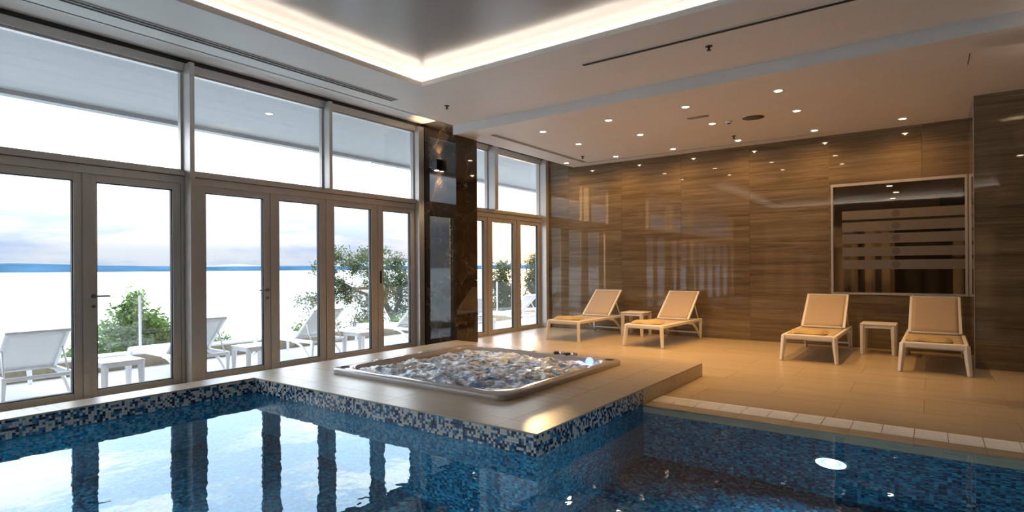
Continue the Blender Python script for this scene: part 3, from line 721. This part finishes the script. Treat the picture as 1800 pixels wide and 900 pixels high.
def sconce(loc, label, rz=0.0):
    root = empty('wall_sconce', loc, rz); tag(root, label, 'wall lamp', 'up and down wall sconces')
    MB().box(-.055, .055, -.11, -.005, -.085, .085).build('housing', M_black, root, bevel=.006)
    MB().box(-.03, .03, -.006, 0, -.05, .05).build('wall_plate', M_black, root)
    for s in (-1, 1):
        MB().lathe([(.036, s*.0855), (.030, s*.088), (.01, s*.0885)], 20, c=(0, -.058, 0)).build('lens', M_lamp, root)
        ld = bpy.data.lights.new('sconce_lamp', 'SPOT'); ld.energy = P_SCONCE; ld.color = (1.0, .70, .40); ld.spot_size = math.radians(75); ld.spot_blend = .6; ld.shadow_soft_size = .02
        o = bpy.data.objects.new('lamp_light', ld); link(o, root); o.location = (0, -.06, s*.095); o.rotation_euler = (math.pi if s > 0 else 0, 0, 0)
sconce((-6.18, YP1 + .01, 2.855), 'black up-and-down wall sconce glowing on the marble pillar by the windows')
sconce((1.02, YP1 + .01, 2.855), 'black up-and-down wall sconce on the pool side of the pillar outside the view')
sconce((1.02, 7.04, 2.855), 'black up-and-down wall sconce on the lounger side of the pillar outside the view', math.pi)

# ------------------------------------------------------------------ window wall
ZH0, ZH1, ZT = 2.194, 2.33, 3.43     # header underside and top, glass top of the upper lights
trim_no = [0]
def trim(b_, label, m=M_frame, bevel=.004):
    trim_no[0] += 1
    o = box_obj('trim_%d' % trim_no[0], b_, m, bevel=bevel); struct(o, label, 'frame'); return o
door_no = [0]
def door(l0, l1, g0, g1, label, handle=None):
    door_no[0] += 1
    root = empty('door_%d' % door_no[0], (XW, l0, 0)); struct(root, label, 'glass door')
    z0, z1 = .012, ZH0
    gz0, gz1 = .078, 2.122
    x0, x1 = -.07, 0.0
    def bb(n, b, m=M_frame, bev=.003, par=root): return MB().box(b[0], b[1], b[2]-l0, b[3]-l0, b[4], b[5]).build(n, m, par, bevel=bev)
    bb('stile', (x0, x1, l0, g0, z0, z1)); bb('stile', (x0, x1, g1, l1, z0, z1))
    bb('rail', (x0, x1, g0, g1, gz1, z1)); bb('rail', (x0, x1, g0, g1, z0, gz0))
    s = .010
    for b_ in ((x0 + .02, x1 - .012, g0, g0 + s, gz0, gz1), (x0 + .02, x1 - .012, g1 - s, g1, gz0, gz1), (x0 + .02, x1 - .012, g0 + s, g1 - s, gz0, gz0 + s), (x0 + .02, x1 - .012, g0 + s, g1 - s, gz1 - s, gz1)):
        bb('gasket', b_, M_frame_dark, 0)
    bb('pane', (-.048, -.036, g0 + s, g1 - s, gz0 + s, gz1 - s), M_glass, 0)
    if handle == 'lever_left' or handle == 'lever_right':
        yh = (l0 + g0) / 2 if handle == 'lever_left' else (g1 + l1) / 2; sg = 1 if handle == 'lever_left' else -1
        h = MB().tube([(0, yh - l0, 1.0), (.045, yh - l0, 1.0)], .010, 10).tube([(.045, yh - l0 - sg*.008, 1.0), (.047, yh - l0 + sg*.06, 1.0), (.045, yh - l0 + sg*.125, .998)], .009, 10).build('lever_handle', M_satin_steel, root, smooth=True)
        MB().lathe([(.018, 0), (.018, .006), (.008, .008)], 14, c=(0, yh - l0, .90), axis='X').build('lock', M_satin_steel, h)
        MB().lathe([(.022, 0), (.022, .008), (.012, .010)], 14, c=(0, yh - l0, 1.0), axis='X').build('rosette', M_satin_steel, h)
    elif handle == 'recess':
        yh = (l0 + g0) / 2
        MB().box(0, .006, yh - l0 - .018, yh - l0 + .018, 1.03, 1.22).build('pull_handle', M_black, root, bevel=.004)
    return root
door(1.13, 2.005, 1.195, 1.935, 'glazed folding door leaf at the left edge, before the first terrace lounger')
door(2.067, 2.904, 2.123, 2.823, 'glazed door leaf with lever, showing the green shrub', 'lever_left')
door(3.115, 3.951, 3.171, 3.868, 'glazed door leaf with lever at its right stile, right of the wide post', 'lever_right')
door(4.019, 4.761, 4.073, 4.662, 'glazed door leaf fourth from the left, showing open sea')
door(4.824, 5.655, 4.898, 5.542, 'glazed door leaf fifth from the left, showing the gnarled tree')
door(5.662, 6.42, 5.769, 6.326, 'narrow glazed door leaf next to the marble pillar, with black pull', 'recess')
door(7.46, 8.26, 7.53, 8.165, 'glazed door leaf mostly hidden behind the marble pillar')
door(8.31, 9.185, 8.414, 9.084, 'glazed door leaf with the low sun, right of the pillar')
door(9.235, 10.035, 9.335, 9.952, 'last glazed door leaf next to the stone wall')
for k in range(5):
    y0 = 1.067 - .90 * (k + 1) - .06 * k
    door(y0, y0 + .875, y0 + .065, y0 + .81, 'glazed door leaf outside the view, %s nearer than the leftmost leaf' % nth[k])
for y0, y1, lb in ((2.005, 2.067, 'slim frame post between the first and second door leaves'), (3.951, 4.019, 'slim frame post between the third and fourth door leaves'), (4.761, 4.824, 'slim frame post between the fourth and fifth door leaves'), (8.26, 8.31, 'slim frame post just right of the marble pillar'), (9.185, 9.235, 'slim frame post beside the low sun')):
    trim((XW - .08, XW + .012, y0, y1, 0, ZH0), lb)
trim((XW - .10, XW + .16, 2.935, 2.985, 0, 3.50), 'deep wide window post from floor to ceiling, left')
trim((XW - .08, XW + .02, 2.904, 2.935, 0, ZH0), 'thin filler profile left of the wide window post'); trim((XW - .08, XW + .02, 2.985, 3.115, 0, ZH0), 'flat filler profile right of the wide window post')
trim((XW - .10, XW + .13, 4.735, 4.785, ZH1, 3.50), 'deep upper mullion in the middle of the left window run')
trim((XW - .10, XW + .10, 6.42, 6.53, 0, 3.50), 'end jamb of the window run against the marble pillar')
trim((XW - .10, XW + .16, 8.30, 8.40, ZH1, 3.50), 'deep upper mullion right of the marble pillar')
trim((XW - .10, XW + .15, 10.035, 10.138, 0, 3.50), 'end jamb of the window run in the stone wall corner')
trim((XW - .10, XW + .10, 7.04, 7.46, 0, ZH0), 'wide jamb panel hidden behind the marble pillar')
trim((XW - .10, XW + .16, 1.06, 1.13, 0, 3.50), 'deep window post just outside the left edge of the view')
trim((XW - .10, XW + .16, YN, -3.74, 0, 3.50), 'jamb panel at the near end of the window wall')
# header: deep lower beam with a projecting ledge
for a, b_, lb in ((YN, YP1 + .01, 'long horizontal header beam above the doors, left of the pillar'), (7.04, YB, 'short horizontal header beam above the doors, right of the pillar')):
    trim_no[0] += 1
    root = empty('trim_%d' % trim_no[0], (XW, a, ZH0)); struct(root, lb, 'frame')
    MB().box(-.10, .015, 0, b_ - a, 0, ZH1 - ZH0 - .055).build('header_face', M_frame, root, bevel=.003)
    MB().box(-.10, .035, 0, b_ - a, ZH1 - ZH0 - .050, ZH1 - ZH0).build('header_ledge', M_frame, root, bevel=.004)
    MB().box(-.09, .008, 0, b_ - a, ZH1 - ZH0 - .055, ZH1 - ZH0 - .050).build('header_groove', M_frame_dark, root)
    trim((XW - .10, XW + .02, a, b_, ZT, 3.52), 'top rail of the upper windows ' + ('left of the pillar' if a < 0 else 'right of the pillar'))
    trim((XW - .10, XW + .03, a, b_, 3.52, ZR), 'black strip painted as the shadow gap above the windows ' + ('left of the pillar' if a < 0 else 'right of the pillar'), M_black, 0)  # shade of the recess gap drawn as a black strip
    trim((XW - .10, XW + .0, a, b_, -.02, .012), 'low threshold under the doors ' + ('left of the pillar' if a < 0 else 'right of the pillar'))
win_no = [0]
def light(y0, y1, label):
    win_no[0] += 1
    root = empty('window_%d' % win_no[0], (XW, y0, ZH1)); struct(root, label, 'window')
    L, Hh = y1 - y0, ZT - ZH1; s = .022
    for b_ in ((-.07, -.01, 0, s, 0, Hh), (-.07, -.01, L - s, L, 0, Hh), (-.07, -.01, s, L - s, 0, s), (-.07, -.01, s, L - s, Hh - s, Hh)):
        MB().box(*b_).build('window_frame', M_frame, root)
    MB().box(-.046, -.034, s, L - s, s, Hh - s).build('pane', M_glass, root)
light(1.13, 2.935, 'wide upper window at the left edge of the view'); light(2.985, 4.735, 'upper window in the middle of the left run')
light(4.785, 6.42, 'upper window next to the marble pillar'); light(7.05, 8.30, 'narrow upper window partly behind the marble pillar'); light(8.40, 10.035, 'upper window in the stone wall corner')
light(-.70, 1.06, 'first upper window outside the view to the left'); light(-2.50, -.70, 'second upper window outside the view to the left'); light(-3.74, -2.50, 'third upper window outside the view to the left')

# ------------------------------------------------------------------ indoor loungers and tables
def make_lounger(frame_m, sling_m):
    root = empty('sun_lounger')
    def P(mb, n, m, bev=.008, sm=False, par=root): return mb.build(n, m, par, bevel=bev, smooth=sm)
    for s in (-1, 1):
        P(MB().box(s*.295 - .022, s*.295 + .022, .0, 1.62, .298, .350), 'side_rail', frame_m, .012)
        P(MB().bar((s*.292, .012, .335), (s*.322, -.028, 0), .056, .040, da=.062, db=.040), 'leg', frame_m, .010)
        P(MB().bar((s*.295, 1.600, .340), (s*.300, 1.575, 0), .046, .036, da=.060, db=.040), 'leg', frame_m, .010)
        pts = []
        for k in range(9):
            t = k / 8.0; pts.append((s*.296, 1.08 + .48 * t, .305 - .275 * t**2.1))
        P(MB().tube(pts, [.024 - .007 * k / 8 for k in range(9)], 8), 'arched_brace', frame_m, 0, True)
        P(MB().tube([(s*.262, 1.40, .60), (s*.275, 1.54, .345)], .011, 8), 'strut', frame_m, 0, True)
    P(MB().box(-.317, .317, -.018, .045, .283, .352), 'front_bar', frame_m, .018)
    P(MB().box(-.295, .295, 1.565, 1.590, .085, .110), 'rear_bar', frame_m, .006)
    P(MB().box(-.275, .275, 1.575, 1.615, .300, .340), 'head_bar', frame_m, .008)
    # sling with a slight sag
    mb = MB(); n, mth = 10, 8; vs = []; fs = []
    for i in range(n + 1):
        for j in range(mth + 1):
            u, v = i / n, j / mth
            vs.append((-.275 + .55*u, .04 + 1.09*v, .346 - .022*math.sin(math.pi*u)*math.sin(math.pi*v)))
    for i in range(n):
        for j in range(mth): fs.append((i*(mth+1)+j, (i+1)*(mth+1)+j, (i+1)*(mth+1)+j+1, i*(mth+1)+j+1))
    mb.add(vs, fs); o = P(mb, 'seat_sling', sling_m, 0, True); sd = o.modifiers.new('thick', 'SOLIDIFY'); sd.thickness = .008
    A = Vector((0, 1.10, .352)); B = Vector((0, 1.60, .80)); d = (B - A).normalized(); nrm = Vector((0, -d.z, d.y))
    bf = MB()
    for s in (-1, 1): bf.bar(A + Vector((s*.268, 0, 0)), B + Vector((s*.262, 0, 0)), .036, .034, da=.034, db=.030)
    bf.bar(B + Vector((-.28, 0, 0)), B + Vector((.28, 0, 0)), .034, da=.036)
    bf.bar(A + Vector((-.25, 0, .01)), A + Vector((.25, 0, .01)), .026)
    bfo = P(bf, 'backrest_frame', frame_m, .007)
    mb = MB(); vs = []; fs = []
    for i in range(n + 1):
        for j in range(mth + 1):
            u, v = i / n, j / mth
            p = A + d * ((B - A).length * (.02 + .95 * v)) - nrm * (-.006 + .012*math.sin(math.pi*u)*math.sin(math.pi*v)); vs.append((-.255 + .51*u, p.y, p.z))
    for i in range(n):
        for j in range(mth): fs.append((i*(mth+1)+j, (i+1)*(mth+1)+j, (i+1)*(mth+1)+j+1, i*(mth+1)+j+1))
    mb.add(vs, fs); o = P(mb, 'backrest_sling', sling_m, 0, True, bfo); sd = o.modifiers.new('thick', 'SOLIDIFY'); sd.thickness = .008
    return root
def make_towel():
    mb = MB(); n, q = 10, 8; vs = []; fs = []
    for lay in (0, 1):
        for i in range(n + 1):
            for j in range(q + 1):
                u, v = i/n*2 - 1, j/q*2 - 1
                e = (1 - abs(u)**6) * (1 - abs(v)**6)
                vs.append((u*.225, v*.16, (.042 * e**.28 + .004*math.sin(5*u + 3*v)) if lay else .0))
    w = (n+1)*(q+1)
    for lay in (0, 1):
        for i in range(n):
            for j in range(q):
                a = lay*w + i*(q+1) + j; fs.append((a, a + q + 1, a + q + 2, a + 1))
    rim = [i*(q+1) for i in range(n+1)] + [n*(q+1) + j for j in range(1, q+1)] + [i*(q+1) + q for i in range(n-1, -1, -1)] + [j for j in range(q-1, 0, -1)]
    for k in range(len(rim)):
        a, b_ = rim[k], rim[(k+1) % len(rim)]; fs.append((a, b_, b_ + w, a + w))
    return mb.add(vs, fs).build('folded_towel', M_towel, smooth=True)
def make_table(m, h=.43, w=.43, d=.43):
    root = empty('side_table')
    MB().box(-w/2, w/2, -d/2, d/2, h - .018, h).build('table_top', m, root, bevel=.008)
    MB().box(-w/2 + .012, w/2 - .012, -d/2 + .012, -d/2 + .03, h - .062, h - .018).build('apron', m, root)
    MB().box(-w/2 + .012, w/2 - .012, d/2 - .03, d/2 - .012, h - .062, h - .018).build('apron', m, root)
    MB().box(-w/2 + .012, -w/2 + .03, -d/2 + .03, d/2 - .03, h - .062, h - .018).build('apron', m, root)
    MB().box(w/2 - .03, w/2 - .012, -d/2 + .03, d/2 - .03, h - .062, h - .018).build('apron', m, root)
    for sx_ in (-1, 1):
        for sy_ in (-1, 1):
            MB().bar((sx_*(w/2 - .035), sy_*(d/2 - .035), h - .02), (sx_*(w/2 - .028), sy_*(d/2 - .028), 0), .058, .044).build('leg', m, root, bevel=.006)
    return root
FZ = .004
proto_l, proto_t, proto_w = make_lounger(M_white, M_sling), make_table(M_white), make_towel()
lspots = [(-5.035, 8.345, -.032, 'nearest the window corner'), (-3.605, 8.385, -.050, 'right of the first small table'), (-1.275, 8.240, -.012, 'left of the second small table'), (.030, 8.145, -.012, 'at the far right')]
for i, (x, y, rz, wh) in enumerate(lspots):
    o = proto_l if i == 0 else copy_tree(proto_l)
    o.location = (x, y, FZ); o.rotation_euler = (0, 0, rz); tag(o, 'beige indoor sun lounger with raised back, ' + wh, 'sun lounger', 'indoor sun loungers')
    t = proto_w if i == 0 else copy_tree(proto_w)
    dy = .24
    t.location = (x - math.sin(rz)*dy - .05, y + math.cos(rz)*dy, FZ + .354); t.rotation_euler = (0, 0, rz + (.06, -.03, .02, 0)[i])
    tag(t, 'folded tan towel on the foot of the indoor lounger ' + wh, 'towel', 'folded towels on the indoor loungers')
for i, (x, y, wh) in enumerate(((-4.345, 9.78, 'the two left indoor loungers'), (-.590, 9.63, 'the two right indoor loungers'))):
    o = proto_t if i == 0 else copy_tree(proto_t)
    o.location = (x, y, FZ); tag(o, 'small square white side table between ' + wh, 'side table', 'indoor side tables')

# ------------------------------------------------------------------ terrace
ZTR = -.20
tr = MB().box(-9.55, XW - .10, -8, 18, ZTR - .3, ZTR - .004).build('terrace', M_grout); struct(tr, 'pale tiled terrace outside the windows', 'terrace')
for i in range(5):
    for j in range(26):
        tile(XW - .10 - .57*(i+1), XW - .10 - .57*i, -6 + .9*j, -6 + .9*(j+1), ZTR, tr, M_terrace, 'terrace_tile')
pp = MB().box(-9.78, -9.55, -8, 18, ZTR - .6, .0).build('terrace_parapet', M_parapet); struct(pp, 'low beige parapet with white coping along the terrace edge', 'parapet')
MB().box(-9.82, -9.50, -8, 18, .0, .028).build('coping', M_white_out, pp)
rail = empty('glass_balustrade', (-9.66, 3.66, .028)); tag(rail, 'clear glass balustrade with slim white posts along the terrace', 'balustrade')
py = [3.66 + 2.21*k for k in range(-4, 7)]
for k, y in enumerate(py):
    MB().box(-.014, .014, y - 3.66 - .014, y - 3.66 + .014, 0, .84).build('post', M_white_out, rail)
    if k < len(py) - 1: MB().box(-.006, .006, y - 3.66 + .03, y - 3.66 + 2.18, .04, .83).build('pane', M_rail_glass, rail)
eave = MB().box(-9.15, XW - .10, -9, 18, 3.46, 3.80).box(-9.18, -9.02, -9, 18, 3.40, 3.80).build('eave', M_eave); struct(eave, 'grey soffit of the deep eave over the terrace', 'eave')
for i, y in enumerate((4.52, -1.0)):
    downlight((-7.55, y, 3.46), 'small lit downlight in the terrace eave, %s' % ('seen through the middle upper window', 'outside the view')[i], 'terrace eave downlights', 12.0, M_lamp_white, (1, .95, .88))
proto_lo, proto_to = make_lounger(M_white_out, M_sling_out), make_table(M_white_out)
for i, (yc, wh) in enumerate(((1.94, 'at the far left, seen from behind its back'), (3.68, 'beside the wide window post'), (5.58, 'seen through the fourth and fifth doors'), (7.72, 'seen through the door next to the pillar'), (9.55, 'left of the sunlit door post, right of the pillar'), (11.3, 'seen through the last door by the stone wall'))):
    o = proto_lo if i == 0 else copy_tree(proto_lo)
    o.location = (-9.28, yc, ZTR); o.rotation_euler = (0, 0, -math.pi/2); tag(o, 'white terrace sun lounger ' + wh, 'sun lounger', 'terrace sun loungers')
for i, (x, y, wh) in enumerate(((-7.55, 2.62, 'seen through the door with the shrub'), (-7.42, 4.20, 'seen through the third door'), (-7.55, 6.12, 'seen through the fifth door'))):
    o = proto_to if i == 0 else copy_tree(proto_to)
    o.location = (x, y, ZTR); tag(o, 'square white terrace side table ' + wh, 'side table', 'terrace side tables')

# ------------------------------------------------------------------ plants, hillside, sea, islands
hm = MB()
hm.add([(-9.78, -60, -1.7), (-9.78, 90, -1.7), (-13, 90, -2.2), (-13, -60, -2.2), (-24, 90, -9), (-24, -60, -9)], [(0, 1, 2, 3), (3, 2, 4, 5)])
hill = hm.build('garden_hillside', M_soil, fix=False); struct(hill, 'overgrown garden slope below the terrace', 'ground')
sea = MB().add([(-18, -40000, 0), (-18, 40000, 0), (-40000, 40000, 0), (-40000, -40000, 0)], [(0, 1, 2, 3)]).build('sea', M_sea, loc=(0, 0, -8), fix=False)
struct(sea, 'pale calm sea reflecting the evening sky', 'sea')
def land(name, dist, base, amp, seed, depth, m, label, a0=-10, a1=110, n=240, fall=None):
    r = np.random.default_rng(seed); ph = r.random(6) * 6.28; vs = []; fs = []
    for i in range(n + 1):
        a = math.radians(a0 + (a1 - a0) * i / n); t = (a1 - a0) * i / n
        h = base + amp * (.5*math.sin(t*.11 + ph[0]) + .3*math.sin(t*.27 + ph[1]) + .15*math.sin(t*.61 + ph[2]) + .08*math.sin(t*1.7 + ph[3]))
        if fall: h *= fall(a0 + t)
        h = max(h, 1.0)
        for dd, hh in ((0, 0), (depth*.25, h*.8), (depth*.6, h), (depth, 0)):
            vs.append((-math.sin(a)*(dist + dd), math.cos(a)*(dist + dd), hh - 8))
        if i:
            for k in range(3): fs.append(((i-1)*4 + k, i*4 + k, i*4 + k + 1, (i-1)*4 + k + 1))
    o = MB().add(vs, fs).build(name, m, smooth=True, fix=False); struct(o, label, 'land'); return o
land('island', 4500, 33, 6, 3, 900, M_land_near_hazed, 'low wooded island along the horizon, distance haze painted in as dark blue', fall=lambda a: 1.0 + .9 * max(0, min(1, (a - 66) / 10)))
land('mountain_range', 16000, 150, 190, 8, 4000, M_land_far_hazed, 'mountains behind the island, distance haze painted in as pale blue')

def plant(name, label, c, blobs, leaf_m, n_leaf, size, trunk=None, cat='tree', seed=0):
    """trunk and branches as one part, leaves as one joined part"""
    root = empty(name, c); tag(root, label, cat)
    r = random.Random(seed)
    tm = MB()
    for pts, r0, r1 in (trunk or []):
        q = []
        for k in range(len(pts) - 1):
            for s in range(4):
                a, b_ = Vector(pts[k]), Vector(pts[k+1]); p = a.lerp(b_, s/4.0)
                q.append(p + Vector((r.uniform(-1, 1), r.uniform(-1, 1), r.uniform(-1, 1))) * r0 * .35)
        q.append(Vector(pts[-1])); tm.tube(q, [r0 + (r1 - r0) * i / (len(q) - 1) for i in range(len(q))], 7)
    if trunk: tm.build('trunk', M_bark, root, smooth=True)
    vs = []; fs = []
    tot = sum(b_[3]**2 for b_ in blobs)
    for (bx, by, bz, br, sq) in [(*b_[:4], b_[4] if len(b_) > 4 else .7) for b_ in blobs]:
        cnt = int(n_leaf * br * br / tot)
        tw = [(Vector((r.gauss(0, 1), r.gauss(0, 1), r.gauss(0, 1))).normalized() * br * (r.random() ** .45)) for _ in range(max(6, cnt // 14))]
        for _ in range(cnt):
            o = r.choice(tw); p = Vector((bx + o.x + r.gauss(0, .06)*1, by + o.y + r.gauss(0, .06), bz + o.z * sq + r.gauss(0, .05)))
            d = Vector((r.gauss(0, 1), r.gauss(0, 1), r.gauss(0, .7))).normalized(); s = d.orthogonal().normalized()
            s = (s + d.cross(s) * r.uniform(-1.2, 1.2)).normalized(); L = size * r.uniform(.7, 1.3); w = L * .42
            k = len(vs); nrm = d.cross(s) * L * .08
            vs += [p, p + d*L*.5 + s*w*.5 + nrm, p + d*L, p + d*L*.5 - s*w*.5 + nrm]; fs.append((k, k+1, k+2, k+3))
    lf = MB().add(vs, fs).build('foliage', leaf_m, root, fix=False); lf['kind'] = 'stuff'
    return root
plant('gnarled_tree', 'gnarled olive-like tree with open crown beyond the balustrade, behind the fifth and sixth doors', (-12.8, 11.4, -2.2),
      [(.2, -1.3, 3.55, .50), (.0, -.55, 3.75, .50), (-.1, .35, 3.6, .45), (.2, -2.3, 3.45, .34), (.1, -1.6, 2.8, .45), (.2, -.9, 2.45, .5), (.1, -2.7, 2.65, .34), (.0, .0, 2.8, .5), (.1, .7, 2.7, .5), (.1, -1.1, 1.95, .4), (.0, .5, 2.25, .45), (.1, -1.95, 3.05, .35), (.2, -2.0, 3.75, .4), (.1, .3, 3.2, .5), (.1, -.5, 3.1, .5)],
      M_leaf_olive, 15000, .075, [([(0, .3, 0), (.1, .25, 1.6), (0, -.1, 2.4), (.1, -.6, 2.9), (.1, -.9, 3.4)], .13, .04), ([(0, -.1, 2.4), (.1, -1.0, 2.75), (.1, -2.2, 3.3)], .07, .02), ([(.05, .1, 2.0), (0, .5, 2.7), (0, .4, 3.5)], .08, .02), ([(.1, -.6, 2.9), (.1, -1.5, 2.9), (.1, -2.6, 2.7)], .05, .015)], seed=3)
plant('garden_shrub', 'bushy bright green shrub behind the balustrade, seen through the second door', (-12.2, 4.55, -2.2),
      [(0, 0, 2.25, .55, .9), (.1, -.35, 1.95, .5, .9), (0, .45, 2.0, .5, .9), (0, -.05, 2.75, .24, 1.2), (.1, 1.0, 1.75, .5, .8), (.1, -.9, 1.7, .5, .8), (0, .3, 1.5, .7, .8), (0, -.3, 1.3, .8, .8)], M_leaf_green, 26000, .095, [([(0, 0, 0), (0, 0, 1.3), (0, .05, 2.5)], .06, .02), ([(0, 0, 1.0), (0, .5, 2.1)], .04, .015)], 'shrub', 5)
plant('garden_shrub', 'low leafy green shrub behind the terrace lounger of the fourth door', (-12.2, 8.0, -2.2),
      [(0, 0, 1.75, .42, .9), (0, .5, 2.05, .36, .9), (0, .3, 1.5, .6, .9), (0, 1.0, 1.7, .5, .8)], M_leaf_green, 6000, .08, [([(0, .2, 0), (0, .3, 1.4)], .05, .02)], 'shrub', 6)
plant('garden_hedge', 'low bright green hedge at the foot of the gnarled tree', (-11.0, 10.3, -1.9),
      [(0, -.9, 1.55, .55, .7), (0, 0, 1.6, .6, .7), (0, .9, 1.7, .6, .7), (0, 1.8, 1.7, .6, .7), (0, 2.7, 1.7, .6, .7)], M_leaf_green, 9000, .07, None, 'hedge', 7)
plant('pine_tree', 'dark evergreen tree behind the door with the low sun', (-12.5, 16.6, -2.2),
      [(0, 0, 3.3, .45, .9), (0, -.3, 2.8, .42, .9), (0, .3, 2.6, .42, .9), (0, 0, 2.2, .5, .9), (0, -.2, 1.8, .5, .9), (0, .2, 1.6, .5, .9)], M_leaf_dark, 12000, .085, [([(0, 0, 0), (0, .1, 1.8), (.1, -.1, 3.4)], .12, .04), ([(0, .1, 1.6), (0, .45, 2.6)], .06, .02)], seed=9)
plant('pine_tree', 'taller dark evergreen tree behind the last door by the stone wall', (-12.5, 18.7, -2.2),
      [(0, .1, 3.6, .5, .9), (0, -.35, 3.0, .5, .9), (0, .4, 3.0, .5, .9), (0, 0, 2.5, .6, .9), (0, -.2, 1.9, .6, .9), (0, .4, 1.9, .55, .9)], M_leaf_dark, 12000, .085, [([(0, 0, 0), (0, .1, 1.8), (.1, -.1, 3.7)], .12, .04), ([(0, .1, 1.9), (0, .5, 2.9)], .06, .02)], seed=10)
plant('garden_plant', 'sparse leafy plant top showing just above the parapet, third door', (-10.6, 4.95, -1.9),
      [(0, -.2, 1.95, .20, .8), (0, .1, 1.86, .18, .6), (0, .5, 1.86, .14, .5)], M_leaf_green, 420, .07, [([(0, 0, 0), (0, 0, 1.8)], .02, .01)], 'plant', 12)
